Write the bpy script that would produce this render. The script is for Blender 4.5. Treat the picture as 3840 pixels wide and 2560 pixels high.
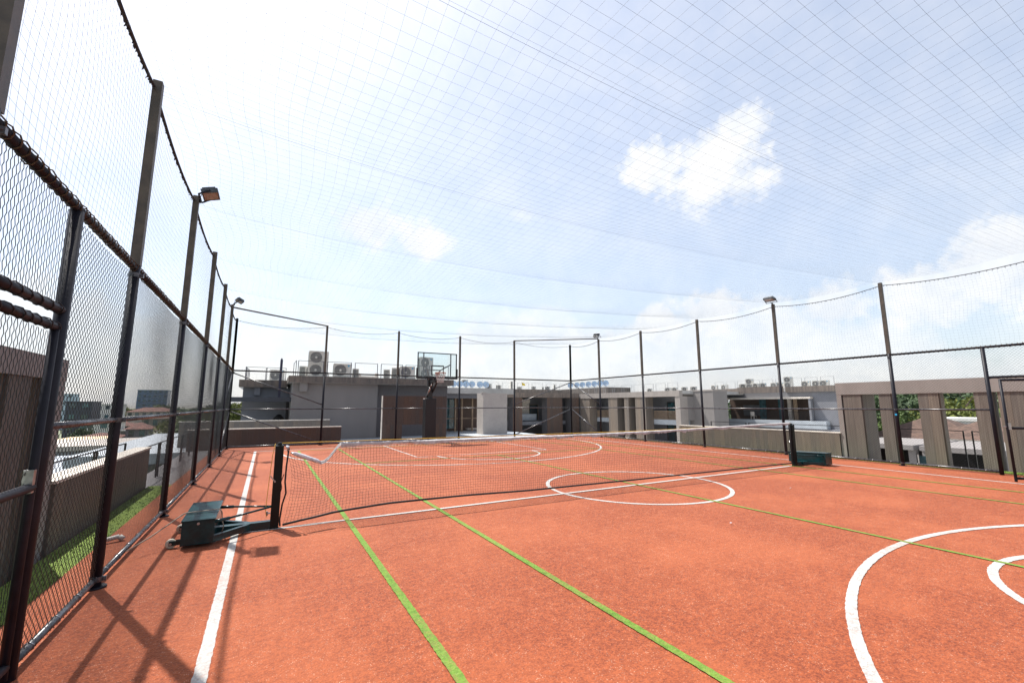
import bpy, math, random
import numpy as np
from mathutils import Vector, Matrix

random.seed(7)
rng = np.random.default_rng(7)
for o in list(bpy.data.objects):
    bpy.data.objects.remove(o, do_unlink=True)
scene = bpy.context.scene
COL = scene.collection
R = math.radians

# ------------------------------------------------------------------ camera
cd = bpy.data.cameras.new('camera')
cam = bpy.data.objects.new('camera', cd)
COL.objects.link(cam)
scene.camera = cam
cd.sensor_width = 36.0
cd.lens = 15.33
cd.clip_start = 0.05
cd.clip_end = 6000
_p, _y, _r = R(8.316), R(29.141), R(-0.115)
fw = Vector((math.sin(_y)*math.cos(_p), math.cos(_y)*math.cos(_p), math.sin(_p)))
rt = Vector((math.cos(_y), -math.sin(_y), 0))
up = rt.cross(fw)
r2 = rt*math.cos(_r) + up*math.sin(_r)
u2 = -rt*math.sin(_r) + up*math.cos(_r)
cam.matrix_world = Matrix(((r2.x, u2.x, -fw.x, 0), (r2.y, u2.y, -fw.y, 0), (r2.z, u2.z, -fw.z, 1.631), (0, 0, 0, 1)))

# ------------------------------------------------------------------ light
SUN = Vector((-0.23, 0.50, 1.0)).normalized()
SUN_EL = math.asin(SUN.z)
SUN_AZ = math.atan2(SUN.x, SUN.y)          # clockwise from +Y
sd = bpy.data.lights.new('sun', 'SUN')
sd.energy = 5.0
sd.angle = R(0.55)
sd.color = (1.0, 0.955, 0.89)
sun = bpy.data.objects.new('sun', sd)
COL.objects.link(sun)
sun.rotation_euler = SUN.to_track_quat('Z', 'Y').to_euler()

vs = scene.view_settings
vs.view_transform = 'Standard'
vs.look = 'None'
vs.gamma = 1.0
vs.use_curve_mapping = False
vs.exposure = 0.72

# ------------------------------------------------------------------ node helpers
class NT:
    def __init__(s, tree):
        s.t = tree
    def n(s, typ, **kw):
        nd = s.t.nodes.new(typ)
        for k, v in kw.items():
            setattr(nd, k, v)
        return nd
    def L(s, a, b):
        s.t.links.new(a, b)
    def put(s, sock, v):
        if hasattr(v, 'is_output'):
            s.L(v, sock)
        else:
            sock.default_value = v
    def m(s, op, a, b=None, c=None, clamp=False):
        nd = s.n('ShaderNodeMath', operation=op, use_clamp=clamp)
        for i, v in enumerate((a, b, c)):
            if v is not None:
                s.put(nd.inputs[i], v)
        return nd.outputs[0]
    def v(s, op, a, b=None):
        nd = s.n('ShaderNodeVectorMath', operation=op)
        s.put(nd.inputs[0], a)
        if b is not None:
            s.put(nd.inputs[1], b)
        return nd.outputs['Value'] if op in ('LENGTH', 'DISTANCE', 'DOT_PRODUCT') else nd.outputs[0]
    def noise(s, vec, scale, detail=3.0, rough=0.55, dist=0.0):
        nd = s.n('ShaderNodeTexNoise')
        nd.inputs['Scale'].default_value = scale
        nd.inputs['Detail'].default_value = detail
        nd.inputs['Roughness'].default_value = rough
        nd.inputs['Distortion'].default_value = dist
        if vec is not None:
            s.L(vec, nd.inputs['Vector'])
        return nd.outputs[0]
    def ss(s, x, lo, hi):
        nd = s.n('ShaderNodeMapRange', interpolation_type='SMOOTHSTEP')
        s.put(nd.inputs[0], x)
        s.put(nd.inputs[1], lo)
        s.put(nd.inputs[2], hi)
        return nd.outputs[0]
    def mix(s, f, a, b):
        nd = s.n('ShaderNodeMix', data_type='RGBA')
        s.put(nd.inputs[0], f)
        s.put(nd.inputs[6], a)
        s.put(nd.inputs[7], b)
        return nd.outputs[2]

# ------------------------------------------------------------------ world: sky with cumulus
world = bpy.data.worlds.new('World')
scene.world = world
world.use_nodes = True
wt = world.node_tree
wt.nodes.clear()
W = NT(wt)
ORD = ['first', 'second', 'third', 'fourth', 'fifth', 'sixth', 'seventh', 'eighth', 'ninth', 'tenth', 'eleventh', 'twelfth']
sky = W.n('ShaderNodeTexSky')
sky.sky_type = 'NISHITA'
sky.sun_disc = False
sky.sun_elevation = SUN_EL
sky.sun_rotation = SUN_AZ
sky.air_density = 1.0
sky.dust_density = 2.2
sky.ozone_density = 1.2
sky.altitude = 20
bg = W.n('ShaderNodeBackground')
W.L(sky.outputs[0], bg.inputs[0])
bg.inputs[1].default_value = 0.138
tc = W.n('ShaderNodeTexCoord')
d = tc.outputs['Generated']
sep = W.n('ShaderNodeSeparateXYZ')
W.L(d, sep.inputs[0])
dz = sep.outputs[2]
# puffy edge noise shared by the cumulus
n1 = W.noise(d, 12.0, 8, 0.66)
n2 = W.noise(d, 42.0, 5, 0.7)
edge = W.m('ADD', W.m('MULTIPLY', W.m('SUBTRACT', n1, 0.5), 2.1), W.m('MULTIPLY', W.m('SUBTRACT', n2, 0.5), 0.7))
def blob(c, rad, squash, soft, alpha=1.0):
    cv = Vector(c).normalized()
    df = W.v('SUBTRACT', d, tuple(cv))
    s2 = W.n('ShaderNodeSeparateXYZ')
    W.L(df, s2.inputs[0])
    z = W.m('MULTIPLY', s2.outputs[2], squash)
    cb = W.n('ShaderNodeCombineXYZ')
    W.L(s2.outputs[0], cb.inputs[0]); W.L(s2.outputs[1], cb.inputs[1]); W.L(z, cb.inputs[2])
    ln = W.v('LENGTH', cb.outputs[0])
    q = W.m('ADD', W.m('DIVIDE', ln, rad), W.m('MULTIPLY', edge, -0.62))
    return W.m('MULTIPLY', W.ss(q, 1.0, 1.0-soft), alpha)
blobs = [((0.735, 0.66, 0.165), 0.085, 1.0, 0.6, 0.9), ((0.80, 0.575, 0.185), 0.095, 1.1, 0.6, 0.9), ((0.86, 0.49, 0.15), 0.10, 1.2, 0.7, 0.85),
         ((0.90, 0.40, 0.18), 0.10, 1.1, 0.7, 0.9), ((0.94, 0.28, 0.175), 0.11, 1.1, 0.7, 0.9), ((0.955, 0.20, 0.21), 0.11, 1.0, 0.6, 0.9), ((0.965, 0.10, 0.25), 0.10, 1.0, 0.6, 0.9), ((0.55, 0.80, 0.20), 0.10, 1.8, 0.9, 0.6),
         ((0.655, 0.580, 0.475), 0.095, 1.1, 0.60), ((0.735, 0.50, 0.455), 0.138, 1.15, 0.75),
         ((0.735, 0.44, 0.51), 0.080, 1.3, 0.70), ((0.765, 0.47, 0.42), 0.10, 1.4, 0.85),
         ((0.16, 0.905, 0.375), 0.125, 1.5, 0.75, 0.9), ((0.27, 0.89, 0.355), 0.11, 1.7, 0.8, 0.9),
         ((0.465, 0.785, 0.415), 0.075, 1.6, 1.0, 0.6), ((0.60, 0.685, 0.405), 0.065, 2.2, 1.0, 0.45),
         ((-0.60, -0.55, 0.55), 0.10, 1.2, 0.4), ((0.45, -0.75, 0.45), 0.12, 1.3, 0.4), ((-0.85, 0.30, 0.42), 0.09, 1.3, 0.5)]
cm = None
for b in blobs:
    v = blob(*b)
    cm = v if cm is None else W.m('MAXIMUM', cm, v)
# bank of cumulus along the horizon, its top rising and falling with azimuth
az = W.v('NORMALIZE', W.v('MULTIPLY', d, (1, 1, 0)))
nb = W.noise(az, 2.6, 2, 0.5)
top = W.m('ADD', 0.07, W.m('MULTIPLY', W.ss(nb, 0.33, 0.60), 0.19))
q = W.m('ADD', W.m('SUBTRACT', top, dz), W.m('MULTIPLY', edge, 0.060))
bank = W.ss(q, -0.01, 0.09)
cm = W.m('MAXIMUM', cm, W.m('MULTIPLY', bank, 0.80))
# thin streaked veil
den = W.m('ADD', W.m('MAXIMUM', dz, 0.0), 0.12)
cbp = W.n('ShaderNodeCombineXYZ')
W.L(W.m('DIVIDE', sep.outputs[0], den), cbp.inputs[0]); W.L(W.m('DIVIDE', sep.outputs[1], den), cbp.inputs[1])
vmap = W.n('ShaderNodeMapping')
W.L(cbp.outputs[0], vmap.inputs[0])
vmap.inputs['Rotation'].default_value = (0, 0, R(-38))
vmap.inputs['Scale'].default_value = (0.55, 1.6, 1)
veil = W.ss(W.noise(vmap.outputs[0], 1.1, 5, 0.6), 0.46, 0.78)
cm = W.m('MAXIMUM', cm, W.m('ADD', 0.43, W.m('MULTIPLY', veil, 0.11)))
cm = W.m('MULTIPLY', cm, W.ss(dz, -0.02, 0.01))
# cloud brightness: self shading towards the cloud base
shade = W.m('ADD', 0.56, W.m('MULTIPLY', n1, 0.16))
ccol = W.mix(W.ss(n1, 0.3, 0.7), (0.90, 0.94, 1.0, 1), (1.0, 1.0, 1.0, 1))
cbg = W.n('ShaderNodeBackground')
W.L(ccol, cbg.inputs[0]); W.L(shade, cbg.inputs[1])
mx = W.n('ShaderNodeMixShader')
W.L(cm, mx.inputs[0]); W.L(bg.outputs[0], mx.inputs[1]); W.L(cbg.outputs[0], mx.inputs[2])
wo = W.n('ShaderNodeOutputWorld')
W.L(mx.outputs[0], wo.inputs[0])

# ------------------------------------------------------------------ materials
MATS = {}
def mat(name, col, rough=0.6, metal=0.0, var=0.12, vscale=6.0, bump=0.0, bscale=60.0, col2=None, stretch=(1, 1, 1), rand=0.0, spec=0.5, detail=4.0, coat=0.0):
    if name in MATS:
        return MATS[name]
    m_ = bpy.data.materials.new(name)
    m_.use_nodes = True
    t = m_.node_tree
    t.nodes.clear()
    N = NT(t)
    out = N.n('ShaderNodeOutputMaterial')
    b = N.n('ShaderNodeBsdfPrincipled')
    N.L(b.outputs[0], out.inputs[0])
    tcn = N.n('ShaderNodeTexCoord')
    mp = N.n('ShaderNodeMapping')
    N.L(tcn.outputs['Object'], mp.inputs[0])
    mp.inputs['Scale'].default_value = stretch
    vec = mp.outputs[0]
    if rand:
        oi = N.n('ShaderNodeObjectInfo')
        vec = N.v('ADD', vec, N.v('MULTIPLY', N.v('ADD', (0, 0, 0), oi.outputs['Random']), (37.0, 17.0, 53.0)))
    c1 = (*col, 1)
    c2 = (*(col2 if col2 else [c*(1-2.2*var) for c in col]), 1)
    nz = N.noise(vec, vscale, detail, 0.6)
    c = N.mix(N.ss(nz, 0.32, 0.68), c2, c1)
    if rand:
        hs = N.n('ShaderNodeHueSaturation')
        N.put(hs.inputs['Value'], N.m('ADD', 1-rand, N.m('MULTIPLY', oi.outputs['Random'], 2*rand)))
        N.put(hs.inputs['Saturation'], N.m('ADD', 0.8, N.m('MULTIPLY', oi.outputs['Random'], 0.4)))
        N.L(c, hs.inputs['Color'])
        c = hs.outputs[0]
    N.L(c, b.inputs['Base Color'])
    N.put(b.inputs['Roughness'], N.m('ADD', rough-0.07, N.m('MULTIPLY', nz, 0.14), clamp=True))
    b.inputs['Metallic'].default_value = metal
    b.inputs['Specular IOR Level'].default_value = spec
    b.inputs['Coat Weight'].default_value = coat
    if bump:
        bn = N.n('ShaderNodeBump')
        bn.inputs['Strength'].default_value = bump
        bn.inputs['Distance'].default_value = 0.01
        N.L(N.noise(vec, bscale, 3, 0.6), bn.inputs['Height'])
        N.L(bn.outputs[0], b.inputs['Normal'])
    MATS[name] = m_
    return m_

def turf(name, base, dark, light, speck, dirt=0.0):
    """short sand-filled artificial turf: fibre clumps, pale sand grains, slow wear patches"""
    m_ = bpy.data.materials.new(name)
    m_.use_nodes = True
    t = m_.node_tree
    t.nodes.clear()
    N = NT(t)
    out = N.n('ShaderNodeOutputMaterial')
    b = N.n('ShaderNodeBsdfPrincipled')
    N.L(b.outputs[0], out.inputs[0])
    tcn = N.n('ShaderNodeTexCoord')
    v = tcn.outputs['Object']
    big = N.noise(v, 0.45, 6, 0.68)
    mid = N.noise(v, 7.0, 4, 0.65)
    fine = N.m('ADD', N.m('MULTIPLY', N.noise(v, 70.0, 3, 0.7), 0.62), N.m('MULTIPLY', N.noise(v, 24.0, 3, 0.6), 0.38))
    c = N.mix(N.ss(fine, 0.38, 0.62), (*dark, 1), (*base, 1))
    c = N.mix(N.m('MULTIPLY', N.ss(mid, 0.45, 0.75), 0.30), c, (*light, 1))
    c = N.mix(N.m('MULTIPLY', N.ss(big, 0.40, 0.64), 0.45), c, (*light, 1))
    vo = N.n('ShaderNodeTexVoronoi')
    vo.inputs['Scale'].default_value = 95.0
    N.L(v, vo.inputs['Vector'])
    sp = N.n('ShaderNodeSeparateXYZ')
    N.L(vo.outputs['Color'], sp.inputs[0])
    grain = N.m('MULTIPLY', N.ss(vo.outputs['Distance'], 0.42, 0.2), N.ss(sp.outputs[0], 0.72, 0.86))
    grain = N.m('MULTIPLY', grain, N.m('MULTIPLY', N.ss(mid, 0.35, 0.7), speck))
    c = N.mix(grain, c, (0.66, 0.44, 0.32, 1))
    if dirt:
        dm = N.m('MULTIPLY', N.ss(N.m('ADD', N.m('MULTIPLY', N.noise(v, 18.0, 5, 0.7), 0.6), N.m('MULTIPLY', N.noise(v, 1.3, 3, 0.6), 0.4)), 0.46, 0.66), dirt)
        c = N.mix(dm, c, (0.30, 0.115, 0.06, 1))
    N.L(c, b.inputs['Base Color'])
    b.inputs['Roughness'].default_value = 0.82
    b.inputs['Specular IOR Level'].default_value = 0.35
    b.inputs['Sheen Weight'].default_value = 0.10
    b.inputs['Sheen Roughness'].default_value = 0.45
    b.inputs['Sheen Tint'].default_value = (1.0, 0.66, 0.50, 1)
    bn = N.n('ShaderNodeBump')
    bn.inputs['Strength'].default_value = 0.9
    bn.inputs['Distance'].default_value = 0.012
    N.L(N.m('ADD', fine, N.m('MULTIPLY', N.noise(v, 30, 2, 0.5), 0.6)), bn.inputs['Height'])
    N.L(bn.outputs[0], b.inputs['Normal'])
    return m_

M_COURT = turf('court_turf', (0.310, 0.068, 0.017), (0.130, 0.021, 0.005), (0.365, 0.096, 0.032), 0.7)
M_WHITE = turf('white_turf', (0.45, 0.45, 0.44), (0.29, 0.285, 0.27), (0.47, 0.46, 0.445), 0.2, 0.45)
M_GREEN = turf('green_turf', (0.118, 0.225, 0.016), (0.058, 0.125, 0.007), (0.16, 0.26, 0.034), 0.3, 0.38)
M_LAWN = turf('lawn_turf', (0.13, 0.20, 0.014), (0.05, 0.09, 0.005), (0.16, 0.22, 0.02), 0.0)
for m_ in (M_LAWN, M_GREEN):
    for nd in m_.node_tree.nodes:
        if nd.type == 'BSDF_PRINCIPLED':
            nd.inputs['Sheen Tint'].default_value = (0.8, 1.0, 0.6, 1)
M_POLE = mat('charcoal_paint', (0.012, 0.012, 0.019), 0.5, 0.0, 0.2, 9, 0.08, 40, spec=0.22)
M_EXT = mat('taupe_paint', (0.085, 0.070, 0.052), 0.55, 0.0, 0.2, 7, 0.1, 40)
M_RAIL = mat('worn_grey_paint', (0.085, 0.085, 0.095), 0.28, 0.15, 0.3, 20, 0.1, 60, spec=0.6)
M_WIRE = mat('green_black_wire', (0.010, 0.016, 0.019), 0.33, 0.0, 0.2, 20, spec=0.5)
M_ROPE = mat('brown_rope', (0.10, 0.07, 0.045), 0.8, 0, 0.3, 40, 0.4, 200)
M_DROPE = mat('dark_rope', (0.030, 0.026, 0.032), 0.8, 0, 0.3, 40, 0.4, 200)
M_TWINE = mat('net_twine', (0.018, 0.026, 0.055), 0.7, 0, 0.1, 20)
M_TWINE2 = mat('side_net_twine', (0.016, 0.018, 0.030), 0.7, 0, 0.1, 20)
M_CABLE = mat('steel_cable', (0.03, 0.04, 0.07), 0.5, 0.3, 0.1, 20)
M_TROLLEY = mat('dark_teal_enamel', (0.006, 0.040, 0.045), 0.24, 0.0, 0.2, 7, 0.0, 30, spec=0.35)
M_POSTBLK = mat('black_green_enamel', (0.002, 0.006, 0.006), 0.38, 0.0, 0.2, 8, spec=0.25)
M_WHEEL = mat('cream_nylon', (0.62, 0.58, 0.47), 0.5, 0, 0.1, 10)
M_STEEL = mat('zinc_steel', (0.45, 0.45, 0.46), 0.35, 0.9, 0.15, 20)
M_BAND = mat('white_canvas', (0.50, 0.47, 0.465), 0.8, 0, 0.12, 14, 0.5, 90)
M_PLASTIC = mat('clear_wrap', (0.70, 0.70, 0.74), 0.18, 0, 0.2, 25, 0.7, 60)
M_NETBLK = mat('black_net_cord', (0.010, 0.010, 0.012), 0.7, 0, 0.1, 20)
M_YELLOW = mat('yellow_rope', (0.72, 0.42, 0.03), 0.6, 0, 0.1, 20)
M_BLACK = mat('black_metal', (0.012, 0.012, 0.014), 0.4, 0, 0.2, 8)
M_PAD = mat('black_vinyl_pad', (0.008, 0.008, 0.010), 0.5, 0, 0.2, 8, 0.1, 30)
M_ORANGE = mat('rim_orange', (0.45, 0.11, 0.03), 0.5, 0, 0.25, 20)
M_HOOPNET = mat('white_nylon', (0.70, 0.66, 0.62), 0.7, 0, 0.2, 30)
M_GREYARM = mat('grey_arm', (0.28, 0.29, 0.31), 0.45, 0.2, 0.1, 8)
M_WALL = mat('grey_render', (0.235, 0.218, 0.21), 0.85, 0, 0.05, 1.4, 0.15, 80, stretch=(1, 1, 0.22))
M_WALLD = mat('dark_grey_render', (0.125, 0.118, 0.122), 0.85, 0, 0.05, 1.2, 0.15, 80)
M_WALLB = mat('blue_grey_render', (0.195, 0.20, 0.22), 0.85, 0, 0.05, 1.2, 0.15, 80)
M_WALLL = mat('greige_render', (0.47, 0.425, 0.385), 0.85, 0, 0.05, 1.5, 0.15, 80)
M_WALLP = mat('mauve_grey_render', (0.33, 0.295, 0.27), 0.85, 0, 0.07, 1.5, 0.15, 80, stretch=(1, 1, 0.3))
M_WOOD = mat('grey_brown_cladding', (0.235, 0.195, 0.160), 0.7, 0, 0.15, 3.0, 0.25, 30, col2=(0.125, 0.102, 0.084), stretch=(9, 9, 0.7), rand=0.16)
M_WOODD = mat('dark_brown_cladding', (0.108, 0.072, 0.055), 0.68, 0, 0.15, 3.0, 0.25, 30, col2=(0.075, 0.045, 0.033), stretch=(9, 9, 0.7), rand=0.16)
M_WOODSHADE = mat('shade_toned_cladding', (0.135, 0.112, 0.094), 0.7, 0, 0.15, 3.0, 0.25, 30, col2=(0.078, 0.065, 0.055), stretch=(9, 9, 0.7), rand=0.16)  # plank cladding darkened: shade on the left side put into its colour
M_FASCIA = mat('streaked_fascia', (0.195, 0.158, 0.134), 0.75, 0, 0.15, 1.6, 0.2, 30, col2=(0.105, 0.09, 0.08), stretch=(3, 3, 0.3), rand=0.13)
M_CAP = mat('pale_coping', (0.66, 0.60, 0.53), 0.8, 0, 0.1, 3)
M_TILE = mat('white_floor', (0.40, 0.44, 0.48), 0.6, 0, 0.06, 1.5)
M_ROOF = mat('flat_roof', (0.50, 0.49, 0.47), 0.9, 0, 0.1, 0.8)
M_GLASS = mat('window_glass', (0.035, 0.075, 0.085), 0.06, 0, 0.2, 1.0, spec=1.0)
M_CURT = mat('teal_glass', (0.06, 0.17, 0.20), 0.08, 0, 0.3, 2.0, spec=1.0)
M_FRAME = mat('bronze_frame', (0.030, 0.026, 0.025), 0.45, 0.2, 0.1, 8)
M_TIMBER = mat('pale_timber', (0.42, 0.30, 0.20), 0.7, 0, 0.15, 5)
M_AC = mat('ac_casing', (0.62, 0.60, 0.55), 0.5, 0, 0.08, 4, 0.03, 30, rand=0.08)
M_ACG = mat('ac_grille', (0.10, 0.105, 0.11), 0.5, 0, 0.15, 8)
M_ACF = mat('ac_fins', (0.05, 0.065, 0.075), 0.45, 0.4, 0.15, 8)
M_LOGO = mat('cyan_mark', (0.02, 0.35, 0.62), 0.5, 0, 0.05, 8)
M_NAVY = mat('navy_rail', (0.022, 0.022, 0.055), 0.45, 0, 0.1, 8)
M_INOX = mat('polished_steel', (0.72, 0.76, 0.80), 0.12, 1.0, 0.05, 6)
M_CANOPY = mat('slate_blue_metal', (0.045, 0.052, 0.068), 0.45, 0.1, 0.1, 6)
M_LENS = mat('lamp_glass', (0.34, 0.29, 0.25), 0.15, 0, 0.15, 20)
M_LAMPH = mat('lamp_housing', (0.065, 0.075, 0.085), 0.4, 0.3, 0.15, 12)

def glassmat():
    m_ = bpy.data.materials.new('backboard_glass')
    m_.use_nodes = True
    t = m_.node_tree
    t.nodes.clear()
    N = NT(t)
    out = N.n('ShaderNodeOutputMaterial')
    tr = N.n('ShaderNodeBsdfTransparent')
    tr.inputs[0].default_value = (0.90, 0.94, 0.94, 1)
    gl = N.n('ShaderNodeBsdfGlossy')
    gl.inputs['Roughness'].default_value = 0.03
    fr = N.n('ShaderNodeFresnel')
    mxs = N.n('ShaderNodeMixShader')
    N.L(fr.outputs[0], mxs.inputs[0]); N.L(tr.outputs[0], mxs.inputs[1]); N.L(gl.outputs[0], mxs.inputs[2])
    N.L(mxs.outputs[0], out.inputs[0])
    return m_
M_BBGLASS = glassmat()

# ------------------------------------------------------------------ geometry helpers
class MB:
    def __init__(s):
        s.v = []; s.f = []
    def box(s, x0, x1, y0, y1, z0, z1):
        n = len(s.v)
        s.v += [(x0, y0, z0), (x1, y0, z0), (x1, y1, z0), (x0, y1, z0), (x0, y0, z1), (x1, y0, z1), (x1, y1, z1), (x0, y1, z1)]
        s.f += [tuple(n+i for i in q) for q in ((0, 3, 2, 1), (4, 5, 6, 7), (0, 1, 5, 4), (1, 2, 6, 5), (2, 3, 7, 6), (3, 0, 4, 7))]
        return s
    def bar(s, a, b, w, h=None):
        """rectangular bar from a to b"""
        h = h or w
        a = Vector(a); b = Vector(b)
        t = (b-a).normalized()
        ref = Vector((0, 0, 1)) if abs(t.z) < 0.95 else Vector((0, 1, 0))
        x = t.cross(ref).normalized(); y = x.cross(t)
        n = len(s.v)
        for q in (a, b):
            for i, j in ((-1, -1), (1, -1), (1, 1), (-1, 1)):
                s.v.append(tuple(q + x*(i*w/2) + y*(j*h/2)))
        s.f += [tuple(n+i for i in q) for q in ((0, 1, 2, 3), (7, 6, 5, 4), (0, 4, 5, 1), (1, 5, 6, 2), (2, 6, 7, 3), (3, 7, 4, 0))]
        return s
    def cyl(s, a, b, r, r1=None, n=12, cap=True):
        r1 = r if r1 is None else r1
        a = Vector(a); b = Vector(b)
        t = (b-a).normalized()
        ref = Vector((0, 0, 1)) if abs(t.z) < 0.95 else Vector((0, 1, 0))
        x = t.cross(ref).normalized(); y = t.cross(x)
        k = len(s.v)
        for q, rr in ((a, r), (b, r1)):
            for i in range(n):
                an = 2*math.pi*i/n
                s.v.append(tuple(q + x*(math.cos(an)*rr) + y*(math.sin(an)*rr)))
        for i in range(n):
            j = (i+1) % n
            s.f.append((k+i, k+j, k+n+j, k+n+i))
        if cap:
            s.f.append(tuple(k+i for i in reversed(range(n))))
            s.f.append(tuple(k+n+i for i in range(n)))
        return s
    def tube(s, pts, r, n=6):
        pts = [Vector(p) for p in pts]
        k = len(s.v)
        for i, p in enumerate(pts):
            t = (pts[min(i+1, len(pts)-1)] - pts[max(i-1, 0)]).normalized()
            ref = Vector((0, 0, 1)) if abs(t.z) < 0.95 else Vector((0, 1, 0))
            x = t.cross(ref).normalized(); y = t.cross(x)
            rr = r[i] if isinstance(r, (list, tuple)) else r
            for j in range(n):
                an = 2*math.pi*j/n
                s.v.append(tuple(p + x*(math.cos(an)*rr) + y*(math.sin(an)*rr)))
        for i in range(len(pts)-1):
            for j in range(n):
                q = (j+1) % n
                s.f.append((k+i*n+j, k+i*n+q, k+(i+1)*n+q, k+(i+1)*n+j))
        s.f.append(tuple(k+j for j in reversed(range(n))))
        e = k+(len(pts)-1)*n
        s.f.append(tuple(e+j for j in range(n)))
        return s
    def poly(s, pts):
        n = len(s.v)
        s.v += [tuple(p) for p in pts]
        s.f.append(tuple(range(n, n+len(pts))))
        return s
    def lathe(s, prof, c=(0, 0, 0), axis='z', n=20):
        k = len(s.v)
        for r, h in prof:
            for i in range(n):
                a = 2*math.pi*i/n
                p = (r*math.cos(a), r*math.sin(a), h)
                if axis == 'y':
                    p = (p[0], p[2], p[1])
                elif axis == 'x':
                    p = (p[2], p[0], p[1])
                s.v.append((c[0]+p[0], c[1]+p[1], c[2]+p[2]))
        for i in range(len(prof)-1):
            for j in range(n):
                q = (j+1) % n
                s.f.append((k+i*n+j, k+i*n+q, k+(i+1)*n+q, k+(i+1)*n+j))
        return s
    def mesh(s, name, m_, smooth=False):
        me = bpy.data.meshes.new(name)
        me.from_pydata(s.v, [], s.f)
        if smooth:
            me.polygons.foreach_set('use_smooth', [True]*len(me.polygons))
        me.materials.append(m_)
        me.update()
        return me
    def build(s, name, m_, parent=None, smooth=False, bevel=0.0):
        o = link(name, s.mesh(name, m_, smooth), parent)
        if bevel:
            md = o.modifiers.new('bevel', 'BEVEL')
            md.width = bevel; md.segments = 2; md.limit_method = 'ANGLE'
        return o

def link(name, me, parent=None, loc=None):
    o = bpy.data.objects.new(name, me)
    COL.objects.link(o)
    if parent is not None:
        o.parent = parent
    if loc is not None:
        o.location = loc
    return o
def tag(o, label, cat, group=None):
    o['label'] = label; o['category'] = cat
    if group:
        o['group'] = group
    return o
def thing(name, label, cat, loc=(0, 0, 0), rz=0.0, group=None):
    o = bpy.data.objects.new(name, None)
    o.empty_display_size = 0.2
    COL.objects.link(o)
    o.location = loc
    o.rotation_euler = (0, 0, rz)
    return tag(o, label, cat, group)
def struct(o):
    o['kind'] = 'structure'
    return o
def stuff(o):
    o['kind'] = 'stuff'
    return o
def dup(src, label, loc, rz=0.0, group=None, scale=None):
    c = src.copy(); COL.objects.link(c)
    c.location = loc; c.rotation_euler = (0, 0, rz)
    c['label'] = label
    if group:
        c['group'] = group
    if scale:
        c.scale = scale
    for ch in list(src.children):
        k = ch.copy(); COL.objects.link(k); k.parent = c
        for g in list(ch.children):
            q = g.copy(); COL.objects.link(q); q.parent = k
    return c

def wires(paths, r, n=3):
    """many thin tubes at once: paths is a list of (N, M, 3) arrays (N wires of M points)"""
    V = []; F = []; base = 0
    for P in paths:
        P = np.asarray(P, float)
        N_, M_, _ = P.shape
        T = np.gradient(P, axis=1)
        T /= np.linalg.norm(T, axis=2, keepdims=True)+1e-12
        ref = np.zeros_like(T); ref[..., 2] = 1
        bad = np.abs(T[..., 2]) > 0.9
        ref[bad] = (0.3, 1, 0)
        X = np.cross(T, ref); X /= np.linalg.norm(X, axis=2, keepdims=True)+1e-12
        Y = np.cross(T, X)
        ring = [P + r*(math.cos(2*math.pi*k/n)*X + math.sin(2*math.pi*k/n)*Y) for k in range(n)]
        vv = np.stack(ring, axis=2)
        V.append(vv.reshape(-1, 3))
        idx = base + np.arange(N_*M_*n).reshape(N_, M_, n)
        a = idx[:, :-1, :]; b = idx[:, 1:, :]
        a2 = np.roll(a, -1, axis=2); b2 = np.roll(b, -1, axis=2)
        F.append(np.stack([a, a2, b2, b], axis=-1).reshape(-1, 4))
        base += N_*M_*n
    return np.concatenate(V), np.concatenate(F)
def wire_mesh(name, paths, r, m_, n=3):
    V, F = wires(paths, r, n)
    me = bpy.data.meshes.new(name)
    me.vertices.add(len(V)); me.vertices.foreach_set('co', V.ravel())
    me.loops.add(F.size); me.loops.foreach_set('vertex_index', F.ravel().astype(np.int32))
    me.polygons.add(len(F))
    me.polygons.foreach_set('loop_start', np.arange(0, F.size, 4, dtype=np.int32))
    me.polygons.foreach_set('use_smooth', np.ones(len(F), bool))
    me.materials.append(m_)
    me.update(calc_edges=True)
    me.validate()
    return me

# ================================================================== SETTING
XL, XR, YF, YB = -1.25, 15.10, 20.20, -3.5       # fence lines
GZ = -10.0                                        # street level far below the roof court

g = MB()
g.poly([(-2500, -2500, GZ), (2500, -2500, GZ), (2500, 2500, GZ), (-2500, 2500, GZ)])
struct(g.build('ground', mat('town_ground', (0.20, 0.21, 0.15), 0.95, 0, 0.25, 0.02, col2=(0.11, 0.14, 0.07))))

court = MB().box(-1.62, 15.45, -6.0, 20.42, -0.30, 0.0).build('court_surface', M_COURT)
struct(court)
podium = MB().box(-2.6, 17.2, -8.0, 21.05, -10.0, -0.306).build('podium', M_WALLD)
struct(podium)

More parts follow.
